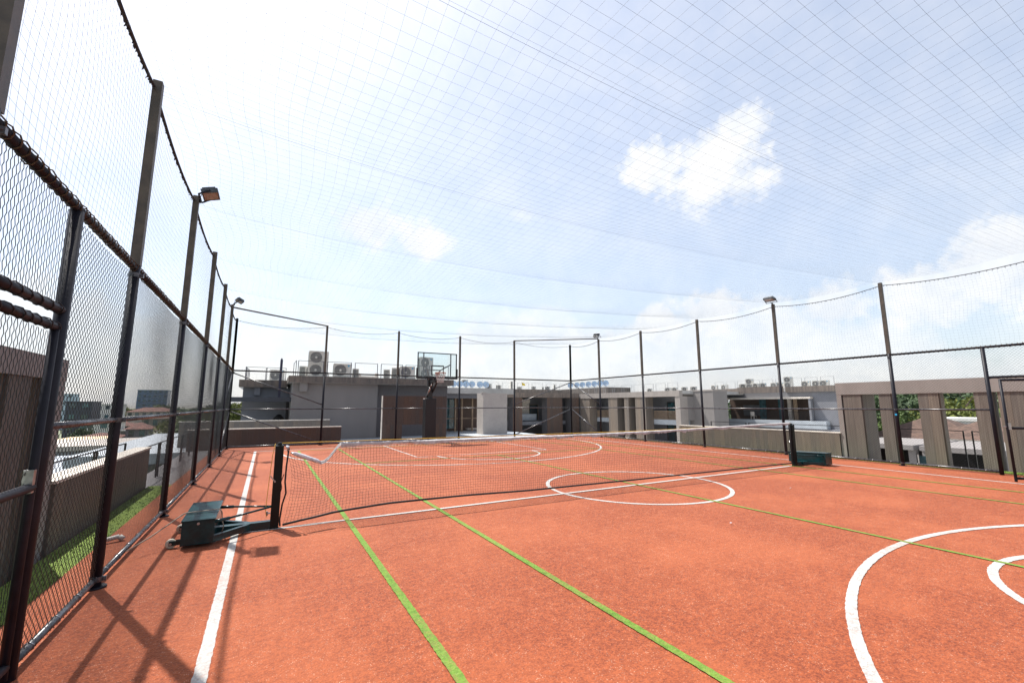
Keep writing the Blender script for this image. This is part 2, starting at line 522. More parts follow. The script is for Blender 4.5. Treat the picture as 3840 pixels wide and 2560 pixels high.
# ---- painted / inlaid lines, each a sheet 4 mm up
ZW, ZG = 0.004, 0.008
def strip(name, x0, x1, y0, y1, z, m_):
    b = MB()
    alongy = (y1-y0) > (x1-x0)
    n = int(max(x1-x0, y1-y0)/0.03)
    for i in range(n+1):
        t = i/n
        j0, j1 = random.uniform(-0.003, 0.003), random.uniform(-0.003, 0.003)
        if alongy:
            b.v += [(x0+j0, y0+(y1-y0)*t, z), (x1+j1, y0+(y1-y0)*t, z)]
        else:
            b.v += [(x0+(x1-x0)*t, y1+j1, z), (x0+(x1-x0)*t, y0+j0, z)]
    for i in range(n):
        b.f.append((2*i, 2*i+1, 2*i+3, 2*i+2))
    return b.build(name, m_, court)
def arc(name, cx, cy, r, w, a0, a1, z, m_, n=None):
    n = int(r*(a1-a0)/0.035)
    b = MB()
    for i in range(n+1):
        a = a0+(a1-a0)*i/n
        for rr in (r-w/2, r+w/2):
            rj = rr+random.uniform(-0.003, 0.003)
            b.v.append((cx+rj*math.cos(a), cy+rj*math.sin(a), z))
    for i in range(n):
        b.f.append((2*i, 2*i+1, 2*i+3, 2*i+2))
    return b.build(name, m_, court)
CX, CY = 6.76, 6.92
lw = 0.078
strip('sideline', -0.28, -0.200, -4.75, 18.60, ZW, M_WHITE)
strip('sideline', 13.725, 13.80, -4.75, 18.60, ZW, M_WHITE)
strip('baseline', -0.197, 13.722, 18.525, 18.60, ZW, M_WHITE)
strip('halfway_line', -0.197, 13.722, CY-0.038, CY+0.038, ZW, M_WHITE)
arc('centre_circle', CX, CY, 1.80, lw, 0, 2*math.pi, ZW+0.0015, M_WHITE)
for sgn, name in ((1, 'far'), (-1, 'near')):
    yc = CY + sgn*10.6
    yb = CY + sgn*11.61
    yf = CY + sgn*6.98
    a0, a1 = (math.pi, 2*math.pi) if sgn > 0 else (0, math.pi)
    arc('three_point_arc', CX, yc, 6.20, lw, a0, a1, ZW+0.0012, M_WHITE)
    arc('free_throw_arc', CX, yf, 1.80, lw, a0, a1, ZW+0.0008, M_WHITE)
    strip('free_throw_line', CX-2.45, CX+2.45, min(yf-0.03, yf+0.03), max(yf-0.03, yf+0.03), ZW, M_WHITE)
    for sx in (-2.45, 2.45):
        ya, yb2 = sorted((yf+sgn*0.03, yb-sgn*0.01))
        strip('lane_line', CX+sx-0.03, CX+sx+0.03, ya, yb2, ZW, M_WHITE)
    for sx in (-6.20, 6.20):
        ya, yb2 = sorted((yc, yb-sgn*0.01))
        strip('three_point_side', CX+sx-0.03, CX+sx+0.03, ya, yb2, ZW, M_WHITE)
gy0, gy1 = CY-11.1, CY+11.1
for x in (1.13, 2.50, 11.00, 12.45):
    strip('tennis_line', x-0.033, x+0.033, gy0, gy1, ZG, M_GREEN)
strip('tennis_line', 6.80-0.031, 6.80+0.031, CY-6.25, CY+6.25, ZG, M_GREEN)
for y in (CY-6.25, CY+6.25):
    strip('tennis_line', 2.535, 10.965, y-0.030, y+0.030, ZG+0.0015, M_GREEN)
for y in (gy0, gy1):
    strip('tennis_line', 1.165, 12.415, y-0.032, y+0.032, ZG+0.0015, M_GREEN)

# ---- strips outside the fence
lawn = MB().box(-2.03, -1.625, -6, 11.9, -0.25, -0.02).build('lawn', M_LAWN)
struct(lawn)
struct(MB().box(-2.5, -1.625, 11.905, 20.4, -0.25, -0.05).build('deck', M_WALLD))
struct(MB().box(15.455, 16.33, -6, 20.4, -0.25, -0.03).build('lawn', M_LAWN))
blades = []
for _ in range(2600):
    side = random.random() < 0.7
    x = random.uniform(-2.02, -1.63) if side else random.uniform(15.46, 16.3)
    y = random.uniform(4.2, 11.8) if side else random.uniform(2, 14)
    blades.append((x, y))
gb = MB()
for x, y in blades:
    h = random.uniform(0.012, 0.026) if x < 0 else random.uniform(0.02, 0.05); a = random.uniform(0, 6.28); w = 0.005
    z0 = -0.02 if x < 0 else -0.03
    gb.poly([(x-w*math.cos(a), y-w*math.sin(a), z0), (x+w*math.cos(a), y+w*math.sin(a), z0), (x+random.uniform(-.012, .012), y+random.uniform(-.012, .012), z0+h)])
go = gb.build('grass', mat('grass_blade', (0.10, 0.17, 0.014), 0.7, 0, 0.3, 9))
stuff(go); tag(go, 'tufts of green grass along the outside of the fences', 'grass')
terr = MB().box(-6.0, 14.6, 21.06, 36.0, -0.5, -0.12)
struct(terr.build('terrace_floor', M_TILE))
struct(MB().box(17.21, 60.0, -14, 80, -3.6, -3.0).build('courtyard_floor', M_ROOF))

# ================================================================== FENCES
LY = [-3.5, -0.4, 2.85, 5.55, 8.50, 11.55, 14.55, 17.45, 20.20]
RY = [-3.5, -0.5, 1.95, 5.45, 8.50, 11.60, 14.70, 17.70, 20.20]
FX = [-1.25, 2.08, 5.20, 8.28, 11.40, 15.10]
H1, H2, H3 = 1.50, 3.00, 5.00

# one chain link panel, 3 m wide and 2.9 m tall, local x along the fence
def chain_panel(width, height, name):
    a = 0.033
    nw = int(round(width/a)); nz = int(height/a)
    k = np.arange(nz+1)
    P = np.zeros((nw, nz+1, 3))
    i = np.arange(nw)[:, None]
    P[..., 0] = (i + ((k[None, :]+i) % 2))*a
    P[..., 1] = np.where(((k[None, :]+i) % 2) == 0, -0.0035, 0.0035)
    P[..., 2] = 0.03 + k[None, :]*a
    # hand-woven unevenness and slack
    P[..., 0] += 0.004*np.sin(P[..., 2]*7+1.0*i*0.13) + rng.normal(0, 0.0012, P.shape[:2])
    P[..., 2] += 0.005*np.sin(P[..., 0]*5.0) + rng.normal(0, 0.0012, P.shape[:2])
    P[..., 1] += 0.012*np.sin(P[..., 0]*2.1)*np.sin(P[..., 2]*1.9)
    return wire_mesh(name, [P], 0.0023, M_WIRE)
CL3 = chain_panel(3.0, 2.93, 'chain_link')
CLG = chain_panel(1.7, 2.93, 'chain_link_narrow')
CLT = [chain_panel(1.15, 0.68, 'chain_link_top'), chain_panel(1.67, 0.68, 'chain_link_top')]
CLD = [chain_panel(0.97, 2.02, 'chain_link_gate'), chain_panel(1.61, 2.02, 'chain_link_gate')]

CLAMPZ = (0.075, 1.50, 2.93)
CLAMP = MB().cyl((0, 0, -0.022), (0, 0, 0.022), 0.049, n=14).box(0.045, 0.075, -0.012, 0.012, -0.018, 0.018).cyl((0.062, -0.022, 0), (0.062, 0.022, 0), 0.007, n=6).mesh('clamp', M_RAIL)
def pole(parent, x, y, ext=True, r=0.043, h=None):
    hh = h if h else H2+0.04
    o = MB().cyl((0, 0, -0.3), (0, 0, hh), r, n=16).cyl((0, 0, 0.0), (0, 0, 0.012), r*2.0, n=12).build('post', M_POLE, parent, True)
    o.location = (x, y, 0)
    for p_ in o.data.polygons:
        if len(p_.vertices) > 4:
            p_.use_smooth = False
    for z in CLAMPZ:
        c_ = link('clamp', CLAMP, o); c_.location = (0, 0, z)
    if ext:
        e = MB().box(-0.041, 0.041, -0.041, 0.041, H2+0.03, H3+0.07).build('post_extension', M_EXT, o)
    return o
def lashing(parent, a, b, r, m_, pitch=0.075, wr=0.005, name='lashing'):
    a = np.array(a, float); b = np.array(b, float)
    L_ = np.linalg.norm(b-a); n = int(L_/pitch*8)
    t = np.linspace(0, 1, n)
    u = (b-a)/L_
    s_ = np.cross(u, (0, 0, 1)); s_ /= np.linalg.norm(s_)
    w_ = np.cross(u, s_)
    ph = 2*math.pi*t*L_/pitch + 0.8*np.sin(t*L_*3.1) + 0.5*np.sin(t*L_*11)
    rr = r*(1+0.22*np.abs(np.sin(t*L_*17.0))*rng.random(n))
    P = a + np.outer(t*L_, u) + np.outer(np.cos(ph)*rr, s_) + np.outer(np.sin(ph)*rr, w_)
    o = link(name, wire_mesh(name, [P[None]], wr, m_, 4), parent)
    return stuff(o)

def fence(label, pts, gate=None, braces=()):
    """pts: list of post positions (x, y); gate: index of the bay that holds a gate"""
    f = thing('chain_link_fence', label, 'fence', (pts[0][0], pts[0][1], 0))
    ox, oy = pts[0]
    for (x, y) in pts:
        pole(f, x-ox, y-oy)
    for i in range(len(pts)-1):
        (x0, y0), (x1, y1) = pts[i], pts[i+1]
        L_ = math.hypot(x1-x0, y1-y0); an = math.atan2(y1-y0, x1-x0)
        a = (x0-ox, y0-oy); b = (x1-ox, y1-oy)
        MB().cyl((*a, H2), (*b, H2), 0.030, n=10).build('top_rail', M_POLE, f, True)
        s0, s1 = 0.0, L_
        if gate and gate[0] == i:
            s0, s1 = gate[1], gate[2]
            px, py = a[0]+math.cos(an)*(gate[3]), a[1]+math.sin(an)*(gate[3])
            q = MB().cyl((0, 0, -0.3), (0, 0, H2-0.02), 0.040, n=14).build('gate_post', M_POLE, f, True)
            q.location = (px, py, 0)
            gx0, gx1 = gate[4], gate[5]
            A = (a[0]+math.cos(an)*gx0, a[1]+math.sin(an)*gx0, 2.27); B = (a[0]+math.cos(an)*gx1, a[1]+math.sin(an)*gx1, 2.27)
            MB().cyl(A, B, 0.031, n=10).build('lintel_rail', M_POLE, f, True)
            lashing(f, A, B, 0.033, M_DROPE, 0.13, 0.004)
            # mesh above the gate
            ch = link('chain_link_mesh', CLT[0] if gx1-gx0 < 1.4 else CLT[1], f); stuff(ch)
            ch.location = (A[0], A[1], 2.27); ch.rotation_euler = (0, 0, an)
        A2 = (a[0]+math.cos(an)*s0, a[1]+math.sin(an)*s0); B2 = (a[0]+math.cos(an)*s1, a[1]+math.sin(an)*s1)
        MB().cyl((*A2, H1), (*B2, H1), 0.024, n=10).build('middle_rail', M_RAIL, f, True)
        MB().cyl((*A2, 0.075), (*B2, 0.075), 0.025, n=10).build('bottom_rail', M_RAIL, f, True)
        src = CL3 if s1-s0 > 2 else CLG
        ch = link('chain_link_mesh', src, f); stuff(ch)
        ch.location = (A2[0], A2[1], 0.0); ch.rotation_euler = (0, 0, an)
        ch.scale = ((s1-s0)/(3.0 if src is CL3 else 1.7), 1 if i % 2 else -1, 1)
        lashing(f, (*a, H2+0.005), (*b, H2+0.005), 0.036, M_ROPE, 0.085)
        # wire ties down on the bottom rail
        tm = MB()
        for t in np.arange(0.25, s1-s0, 0.42):
            c = Vector((A2[0]+math.cos(an)*t, A2[1]+math.sin(an)*t, 0.075))
            u = Vector((math.cos(an), math.sin(an), 0)); s_ = Vector((-math.sin(an), math.cos(an), 0))
            ring = [c + u*(0.006*k/8) + s_*(0.029*math.cos(k*0.9)) + Vector((0, 0, 0.029*math.sin(k*0.9))) for k in range(9)]
            tm.tube(ring, 0.0035, 4)
        stuff(tm.build('wire_ties', M_STEEL, f, True))
    for (p0, p1) in braces:
        MB().cyl((p0[0]-ox, p0[1]-oy, p0[2]), (p1[0]-ox, p1[1]-oy, p1[2]), 0.024, n=10).build('brace', M_RAIL, f, True)
    return f

d_ = 0.045
fL = fence('tall chain link fence on dark posts along the left sideline', [(XL, y) for y in LY], gate=(2, 1.15, 2.70, 1.15, 0.0, 1.15),
           braces=[((XL, YF-d_, 2.90), (XL, LY[-2]+d_, 1.66)), ((XL, YF-d_, 1.42), (XL, LY[-2]+d_, 0.14))])
fF = fence('tall chain link fence across the far end behind the basketball hoop', [(x, YF) for x in FX],
           braces=[((XL+d_, YF, 2.90), (FX[1]-d_, YF, 1.68)), ((XL+d_, YF, 1.42), (FX[1]-d_, YF, 0.12)),
                   ((XR-d_, YF, 2.90), (FX[4]+d_, YF, 1.68)), ((XR-d_, YF, 1.42), (FX[4]+d_, YF, 0.12))])
fR = fence('tall chain link fence along the right sideline before the wooden portal', [(XR, y) for y in RY], gate=(2, 1.67, 3.50, 1.67, 0.0, 1.67),
           braces=[((XR, YF-d_, 2.90), (XR, RY[-2]+d_, 1.70)), ((XR, YF-d_, 1.42), (XR, RY[-2]+d_, 0.14))])
# horizontal corner struts between post tops
tag(MB().cyl((XL, LY[-2], 4.98), (FX[1], YF, 5.05), 0.028, n=10).build('corner_strut', M_EXT, None, True), 'dark pipe spanning the far left corner between two post tops', 'pipe')
tag(MB().cyl((FX[4], YF, 5.06), (XR, RY[-2], 5.10), 0.028, n=10).build('corner_strut', M_EXT, None, True), 'dark pipe spanning the far right corner between two post tops', 'pipe')

# gates -------------------------------------------------------------
def gate(label, loc, ang, width):
    gt = thing('gate', label, 'gate', loc, ang)
    fr = MB()
    for z in (0.10, 1.13, 2.15):
        fr.cyl((0.02, 0, z), (width-0.02, 0, z), 0.028, n=10)
    for x in (0.02, width-0.02):
        fr.cyl((x, 0, 0.03), (x, 0, 2.17), 0.024, n=10)
    fr.build('gate_frame', M_POLE, gt, True)
    lashing(gt, (0.02, 0, 2.15), (width-0.02, 0, 2.15), 0.030, M_DROPE, 0.12, 0.004)
    ch = link('chain_link_mesh', CLD[0] if width < 1.3 else CLD[1], gt); stuff(ch)
    ch.location = (0.02, 0.012, 0.07)
    MB().cyl((width-0.03, 0, 1.16), (width+0.05, 0, 1.16), 0.012, n=8).box(width-0.07, width-0.02, -0.02, 0.03, 1.10, 1.24).build('latch', M_STEEL, gt)
    return gt
gate('closed chain link gate in the near left fence', (XL, 2.93, 0), R(90), 1.02)
gate('chain link gate standing ajar by the right fence', (XR-0.06, 2.05, 0), math.atan2(3.13-2.05, 13.78-15.04), 1.66)

# ================================================================== NETS
def cable_z(u):            # u 0..1 across the court from the left
    return 4.95 - 0.33*math.sin(math.pi*min(1, u**0.72)) + 0.16*u*u
cell = 0.14
xs = np.arange(XL+0.02, XR-0.01, cell)
ys = np.arange(YB, YF-0.02, cell)
ypoles = np.array(LY)
def ceil_z(X, Y):
    u = np.clip((X-XL)/(XR-XL), 0, 1)
    base = 4.95 - 0.33*np.sin(np.pi*u**0.72) + 0.16*u*u
    k = np.clip(np.searchsorted(ypoles, Y, side='right')-1, 0, len(ypoles)-2)
    t = (Y-ypoles[k])/(ypoles[k+1]-ypoles[k])
    sag = 4*t*(1-t)
    amp = 0.07+0.10*np.sin(np.pi*np.clip(u*0.92+0.04, 0, 1))
    near = np.exp(-(X-XL)/1.8)
    z = base - sag*amp*(1-0.25*near) + 0.008*np.sin(X*1.7+Y*0.9)
    # the far and side hems follow the sagging edge ropes
    return z
GX, GY_ = np.meshgrid(xs, ys, indexing='ij')
jx = 0.010*np.sin(GY_*2.2+GX*0.7) + 0.05*np.exp(-(GX-XL)/1.5)*np.sin(GY_*2.09+0.6)
jy = 0.010*np.sin(GX*1.9+GY_*0.4)
PX = GX+jx+rng.normal(0, 0.001, GX.shape); PY = GY_+jy+rng.normal(0, 0.001, GX.shape)
PZ = ceil_z(PX, PY)
P = np.stack([PX, PY, PZ], -1)
onet = thing('overhead_net', 'fine square meshed net stretched over the whole court', 'net', (0, 0, 0))
nm = link('net_mesh', wire_mesh('net_mesh', [P, np.ascontiguousarray(P.transpose(1, 0, 2))], 0.00075, M_TWINE), onet)
stuff(nm)
for y in LY[1:-1]:
    pts = [(XL+(XR-XL)*i/40, y, cable_z(i/40)-0.004) for i in range(41)]
    MB().tube(pts, 0.0012, 6).build('support_cable', M_CABLE, onet, True)

def side_net(label, pts, rope_r, rope_m, sag):
    sn = thing('side_net', label, 'net', (pts[0][0], pts[0][1], H2))
    ox, oy = pts[0]
    c = 0.075
    rope = []
    allv = []
    for i in range(len(pts)-1):
        (x0, y0), (x1, y1) = pts[i], pts[i+1]
        L_ = math.hypot(x1-x0, y1-y0); ux, uy = (x1-x0)/L_, (y1-y0)/L_
        n = int(L_/c); m_ = 28
        s = np.linspace(0, L_, n+1); t = np.linspace(0, 1, m_)
        topz = 2.0 - sag*4*(s/L_)*(1-s/L_) - 0.02 - (0 if i else 0)
        S, T = np.meshgrid(s, t, indexing='ij')
        Z = T*topz[:, None]
        bil = 0.05*np.sin(np.pi*T)*np.sin(np.pi*S/L_)*(1 if i % 2 else -0.6)
        S2 = S + 0.020*np.sin(T*9+S*1.3+i) + rng.normal(0, 0.003, S.shape)
        Z = Z + 0.015*np.sin(S*2.6+i)*np.sin(np.pi*T) + rng.normal(0, 0.002, S.shape)
        Pn = np.stack([x0-ox+ux*S2-uy*bil, y0-oy+uy*S2+ux*bil, Z], -1)
        allv += [Pn[:, ::3], np.ascontiguousarray(Pn.transpose(1, 0, 2))[:, ::2]]
        seg = [(x0-ox+ux*a, y0-oy+uy*a, 2.0-sag*4*(a/L_)*(1-a/L_)) for a in np.linspace(0, L_, 13)]
        rope += seg if i == 0 else seg[1:]
    stuff(link('net_mesh', wire_mesh('side_net_mesh', allv, 0.0007, M_TWINE2), sn))
    r_ = MB().tube(rope, rope_r, 6).build('edge_rope', rope_m, sn, True)
    a = np.array(rope); hn = []
    # knots and frayed loops along the rope
    kn = MB()
    for i in range(len(a)-1):
        for q in range(3):
            p0 = a[i]+(a[i+1]-a[i])*(q+random.random()*0.6)/3
            kn.tube([p0+(0, 0, rope_r*0.7), p0+(random.uniform(-.01, .01), random.uniform(-.01, .01), -0.02), p0+(random.uniform(-.02, .02), random.uniform(-.02, .02), -0.045)], [rope_r*0.8, rope_r*0.7, 0.002], 4)
    stuff(kn.build('rope_knots', rope_m, sn))
    return sn
side_net('fine dark net hung above the left fence', [(XL-0.03, y) for y in LY], 0.017, M_DROPE, 0.10)
side_net('fine dark net hung above the far fence', [(x, YF+0.03) for x in FX], 0.007, M_DROPE, 0.16)
side_net('fine dark net hung above the right fence', [(XR+0.03, y) for y in RY], 0.009, M_DROPE, 0.14)

# ================================================================== FLOODLIGHTS
def floodlight(label, loc, rz, tilt):
    t = thing('floodlight', label, 'floodlight', loc, rz, 'floodlights on the fence post tops')
    t.scale = (0.86, 0.86, 0.86)
    def rot(b):
        c, s = math.cos(tilt), math.sin(tilt)
        b.v = [(x+0.0, y*c-z*s+0.16, y*s+z*c+0.14) for x, y, z in b.v]
        return b
    # local +y points away from the post, lens faces down (-z) before tilting
    h = MB()
    h.box(-0.19, 0.19, -0.14, 0.14, -0.02, 0.055)
    for i in range(7):
        x = -0.15+i*0.05
        h.box(x-0.006, x+0.006, -0.11, 0.11, 0.056, 0.095)
    rot(h).build('housing', M_LAMPH, t, bevel=0.006)
    rot(MB().box(-0.165, 0.165, -0.115, 0.115, -0.027, -0.021)).build('lens', M_LENS, t)
    rot(MB().box(-0.185, 0.185, 0.12, 0.138, -0.034, -0.021).box(-0.185, 0.185, -0.138, -0.12, -0.034, -0.021).box(-0.188, -0.168, -0.119, 0.119, -0.034, -0.021).box(0.168, 0.188, -0.119, 0.119, -0.034, -0.021)).build('bezel', M_LAMPH, t)
    MB().bar((-0.21, 0.0, 0.03), (-0.21, 0.17, 0.15), 0.012, 0.03).bar((0.21, 0.0, 0.03), (0.21, 0.17, 0.15), 0.012, 0.03).bar((-0.215, 0.0, 0.03), (0.215, 0.0, 0.03), 0.03, 0.012).cyl((0, 0, -0.06), (0, 0, 0.03), 0.022, n=8).build('bracket', M_POLE, t)
    MB().tube([(0.03, 0.0, 0.0), (0.06, 0.03, 0.13), (0.03, 0.10, 0.22), (0.0, 0.17, 0.20)], 0.007, 6).tube([(-0.03, 0.0, -0.05), (-0.05, 0.0, 0.10), (0.0, 0.07, 0.24), (0.03, 0.16, 0.20)], 0.006, 6).build('cable', M_BLACK, t, True)
    return t
floodlight('floodlight hanging inward from a nearer left fence post top', (XL+0.05, LY[4], H3+0.02), R(-90), R(18))
floodlight('floodlight at the far end of the left fence by the corner pipe', (XL+0.05, LY[-2], H3+0.10), R(-75), R(-28))
floodlight('small floodlight on the right fence post nearest the far corner', (XR-0.04, RY[-2], H3+0.14), R(110), R(-50))
floodlight('floodlight on the right fence post top behind the far net post', (XR-0.05, RY[4], H3+0.10), R(92), R(12))

# ================================================================== TENNIS NET AND ITS TROLLEYS
NYL, NYR = 6.97, 6.86
def trolley(label, post_x, post_y, sgn):
    """sgn -1: ballast box lies to the left of the post, +1 to the right"""
    t = thing('net_post_trolley', label, 'net post', (post_x, post_y, 0), 0 if sgn < 0 else math.pi, 'wheeled net posts')
    # local frame: box towards -x
    bx0, bx1, by0, by1 = -0.96, -0.64, -0.50, 0.46
    b = MB()
    n = len(b.v)
    ht0, ht1 = 0.30, 0.33
    b.v += [(bx0, by0, 0.035), (bx1, by0, 0.035), (bx1, by1, 0.035), (bx0, by1, 0.035), (bx0, by0, ht0), (bx1, by0, ht0), (bx1, by1, ht1), (bx0, by1, ht1)]
    b.f += [(0, 3, 2, 1), (4, 5, 6, 7), (0, 1, 5, 4), (1, 2, 6, 5), (2, 3, 7, 6), (3, 0, 4, 7)]
    box = b.build('ballast_box', M_TROLLEY, t, bevel=0.004)
    lid = MB()
    lid.v += [(bx0-0.008, by0-0.008, ht0+0.001), (bx1+0.008, by0-0.008, ht0+0.001), (bx1+0.008, by1+0.008, ht1+0.001), (bx0-0.008, by1+0.008, ht1+0.001),
              (bx0-0.008, by0-0.008, ht0+0.012), (bx1+0.008, by0-0.008, ht0+0.012), (bx1+0.008, by1+0.008, ht1+0.012), (bx0-0.008, by1+0.008, ht1+0.012)]
    lid.f += [(0, 3, 2, 1), (4, 5, 6, 7), (0, 1, 5, 4), (1, 2, 6, 5), (2, 3, 7, 6), (3, 0, 4, 7)]
    lid.build('lid', M_TROLLEY, box)
    MB().cyl((-0.80, by0-0.014, 0.270), (-0.80, by0+0.002, 0.270), 0.014, n=10).build('lock', M_STEEL, box)
    p = MB().box(-0.052, 0.052, -0.052, 0.052, 0.0, 1.09).build('post', M_POSTBLK, t, bevel=0.008)
    MB().cyl((0, 0, 1.09), (0, 0, 1.125), 0.036, 0.028, n=14).cyl((0.0, -0.03, 1.11), (0.0, 0.03, 1.11), 0.02, n=10).build('pulley_cap', M_POSTBLK, p)
    MB().cyl((-0.03, -0.052, 0.62), (-0.03, -0.10, 0.62), 0.012, n=8).bar((-0.03, -0.10, 0.62), (-0.09, -0.10, 0.70), 0.014).build('winch_crank', M_STEEL, p)
    MB().cyl((-0.055, 0, 0.20), (-0.095, 0, 0.20), 0.010, n=8).cyl((-0.095, 0, 0.17), (-0.095, 0, 0.225), 0.012, n=8).build('clamp_screw', M_STEEL, p)
    MB().box(-0.66, -0.045, -0.05, 0.05, 0.015, 0.105).build('base_beam', M_TROLLEY, t, bevel=0.004)
    for s in (-1, 1):
        MB().bar((-0.66, s*0.42 - 0.02, 0.065), (-0.30, s*0.05, 0.065), 0.05, 0.075).build('outrigger', M_TROLLEY, t)
        ey = by1-0.05 if s > 0 else by0+0.05
        MB().cyl((-0.66, ey, 0.262), (-0.50, ey*0.80, 0.268), 0.020, n=10).cyl((-0.50, ey*0.80, 0.268), (-0.045, 0.01*s, 0.285), 0.013, n=10).build('strut', M_TROLLEY, t, True)
        w = MB().lathe([(0.0, -0.018), (0.044, -0.018), (0.053, -0.011), (0.053, 0.011), (0.044, 0.018), (0.0, 0.018)], (bx0-0.10, s*0.36-0.02, 0.053), 'y', 18).build('wheel', M_WHEEL, t, True)
        MB().cyl((bx0-0.10, s*0.36-0.052, 0.053), (bx0-0.10, s*0.36+0.012, 0.053), 0.014, n=10).build('axle', M_STEEL, w)
        MB().box(bx0-0.115, bx0, s*0.36-0.050, s*0.36-0.042, 0.035, 0.085).box(bx0-0.115, bx0, s*0.36+0.002, s*0.36+0.010, 0.035, 0.085).build('wheel_fork', M_TROLLEY, t)
    return t
tL = trolley('dark net post with a teal ballast box beside the left fence', 0.20, NYL, -1)
tR = trolley('net post with a sunlit teal ballast box beside the right fence', 12.53, NYR, 1)
# rope over the near ballast box to the fence
rp = MB().tube([(XL+0.05, 6.3, 0.10), (-1.05, 6.55, 0.16), (-0.80, 6.80, 0.325), (-0.775, 6.83, 0.334), (-0.60, 6.84, 0.338), (-0.425, 6.845, 0.342), (-0.40, 6.85, 0.30), (-0.39, 6.86, 0.19), (-0.37, 6.86, 0.13), (-0.385, 6.865, 0.06)], 0.007, 6)
tag(rp.build('tie_rope', mat('tan_rope', (0.34, 0.28, 0.22), 0.8, 0, 0.2, 30), None, True), 'thin tan rope tied over the near teal ballast box', 'rope')

net = thing('tennis_net', 'sagging black tennis net with a worn white headband', 'net', (0.26, 6.95, 0))
NX0, NX1 = 0.30, 12.47
def ny(x):
    return NYL + (NYR-NYL)*(x-0.2)/12.33
def topz(x):
    if x < 1.0:
        # the slack end droops below the yellow rope
        pts = [(0.30, 1.02), (0.36, 0.975), (0.50, 0.905), (0.72, 0.825), (0.80, 0.865), (0.90, 0.98), (1.0, 1.085)]
        for (xa, za), (xb, zb) in zip(pts, pts[1:]):
            if x <= xb:
                return za+(zb-za)*(x-xa)/(xb-xa)
    u = (x-1.0)/(NX1-1.0)
    return 1.085 - 0.035*math.sin(math.pi*min(1, u*1.15)) + 0.055*u*u
bot_pts = [(0.30, 0.03), (0.62, 0.075), (1.03, 0.13), (1.76, 0.165), (2.86, 0.16), (4.3, 0.125), (7.3, 0.105), (12.47, 0.085)]
def botz(x):
    for (xa, za), (xb, zb) in zip(bot_pts, bot_pts[1:]):
        if x <= xb:
            t = (x-xa)/(xb-xa); t = t*t*(3-2*t)*0.4+t*0.6
            return za+(zb-za)*t
    return bot_pts[-1][1]
nxs = np.arange(NX0, NX1+0.001, 0.045)
ts = np.linspace(0, 1, 23)
PN = np.zeros((len(nxs), len(ts), 3))
for i, x in enumerate(nxs):
    zt, zb_ = topz(x)-0.01, botz(x)
    bow = 0.05*math.sin(x*0.8)
    squeeze = 0.08*math.exp(-(x-0.3)*2.2)
    for j, t in enumerate(ts):
        PN[i, j] = (x-0.26+0.006*math.sin(t*9+x*5)+squeeze*math.sin(math.pi*t), ny(x)-6.95+bow*math.sin(math.pi*t)+0.012*math.sin(x*6+t*5), zb_+(zt-zb_)*t)
PN[..., 0] += rng.normal(0, 0.003, PN.shape[:2]); PN[..., 2] += rng.normal(0, 0.002, PN.shape[:2])
stuff(link('net_mesh', wire_mesh('tennis_mesh', [PN, np.ascontiguousarray(PN.transpose(1, 0, 2))], 0.0018, M_NETBLK), net))
cord = [(x-0.26, ny(x)-6.95, botz(x)) for x in np.linspace(NX0, NX1, 60)]
MB().tube(cord, 0.016, 6).build('bottom_band', M_NETBLK, net, True)
# headband: folded canvas with a crumpled lower edge
hb = MB()
hx = np.linspace(1.0, NX1-0.02, 260)
for i, x in enumerate(hx):
    z = topz(x)+0.012
    fall = 0.046 + 0.016*math.sin(x*7.3)*math.sin(x*2.1) + 0.012*random.random()
    if 4.2 < x < 8.5:
        fall *= 0.8+0.5*random.random()
    w = 0.011+0.006*random.random()
    y = ny(x)-6.95
    hb.v += [(x-0.26, y-w*0.6, z-fall), (x-0.26, y-w, z-fall*0.4), (x-0.26, y, z+0.004*random.random()), (x-0.26, y+w, z-fall*0.4), (x-0.26, y+w*0.6, z-fall)]
for i in range(len(hx)-1):
    a = i*5; b = a+5
    for k in range(4):
        hb.f.append((a+k, a+k+1, b+k+1, b+k))
hb.build('headband', M_BAND, net, True)
# drooping end strap and the wrapped batten
st = MB()
sp = [(0.72, 0.825), (0.78, 0.835), (0.84, 0.885), (0.90, 0.965), (0.96, 1.05), (1.02, 1.095)]
for x, z in sp:
    st.v += [(x-0.26, ny(x)-6.95-0.02, z-0.022), (x-0.26, ny(x)-6.95+0.015, z+0.020)]
for i in range(len(sp)-1):
    st.f.append((2*i, 2*i+2, 2*i+3, 2*i+1))
st.build('end_strap', M_BAND, net, True)
wr = [(0.345, 0.985), (0.40, 0.965), (0.50, 0.925), (0.60, 0.885), (0.68, 0.85), (0.735, 0.825)]
MB().tube([(x-0.26, ny(x)-6.95-0.01+0.008*random.random(), z) for x, z in wr], [0.012, 0.026, 0.030, 0.027, 0.031, 0.018], 8).build('plastic_wrapped_end', M_PLASTIC, net, True)
MB().tube([(0.02, 0.0, 1.075), (0.045, -0.012, 1.06), (0.055, -0.01, 1.035), (0.035, 0.0, 1.015)], [0.014, 0.026, 0.022, 0.008], 7).build('tape_knot', M_PLASTIC, net, True)
MB().tube([(0.22-0.26, 0.02, 1.118), (1.0-0.26, 0.02, 1.112), (4.0-0.26, 0.01, 1.098), (7-0.26, -0.02, 1.088), (12.5-0.26, -0.09, 1.135)], 0.0055, 6).build('yellow_head_rope', M_YELLOW, net, True)
MB().tube([(0.145-0.26, 0.02, 1.115), (0.12-0.26, 0.02, 0.95), (0.10-0.26, 0.01, 0.6), (0.085-0.26, 0.0, 0.25), (0.10-0.26, -0.02, 0.16)], 0.004, 5).build('yellow_rope_tail', M_YELLOW, net, True)
lc = [(0.275, 0.97), (0.315, 1.05), (0.30, 0.80), (0.295, 0.60), (0.315, 0.45), (0.28, 0.30), (0.262, 0.10), (0.27, 0.02)]
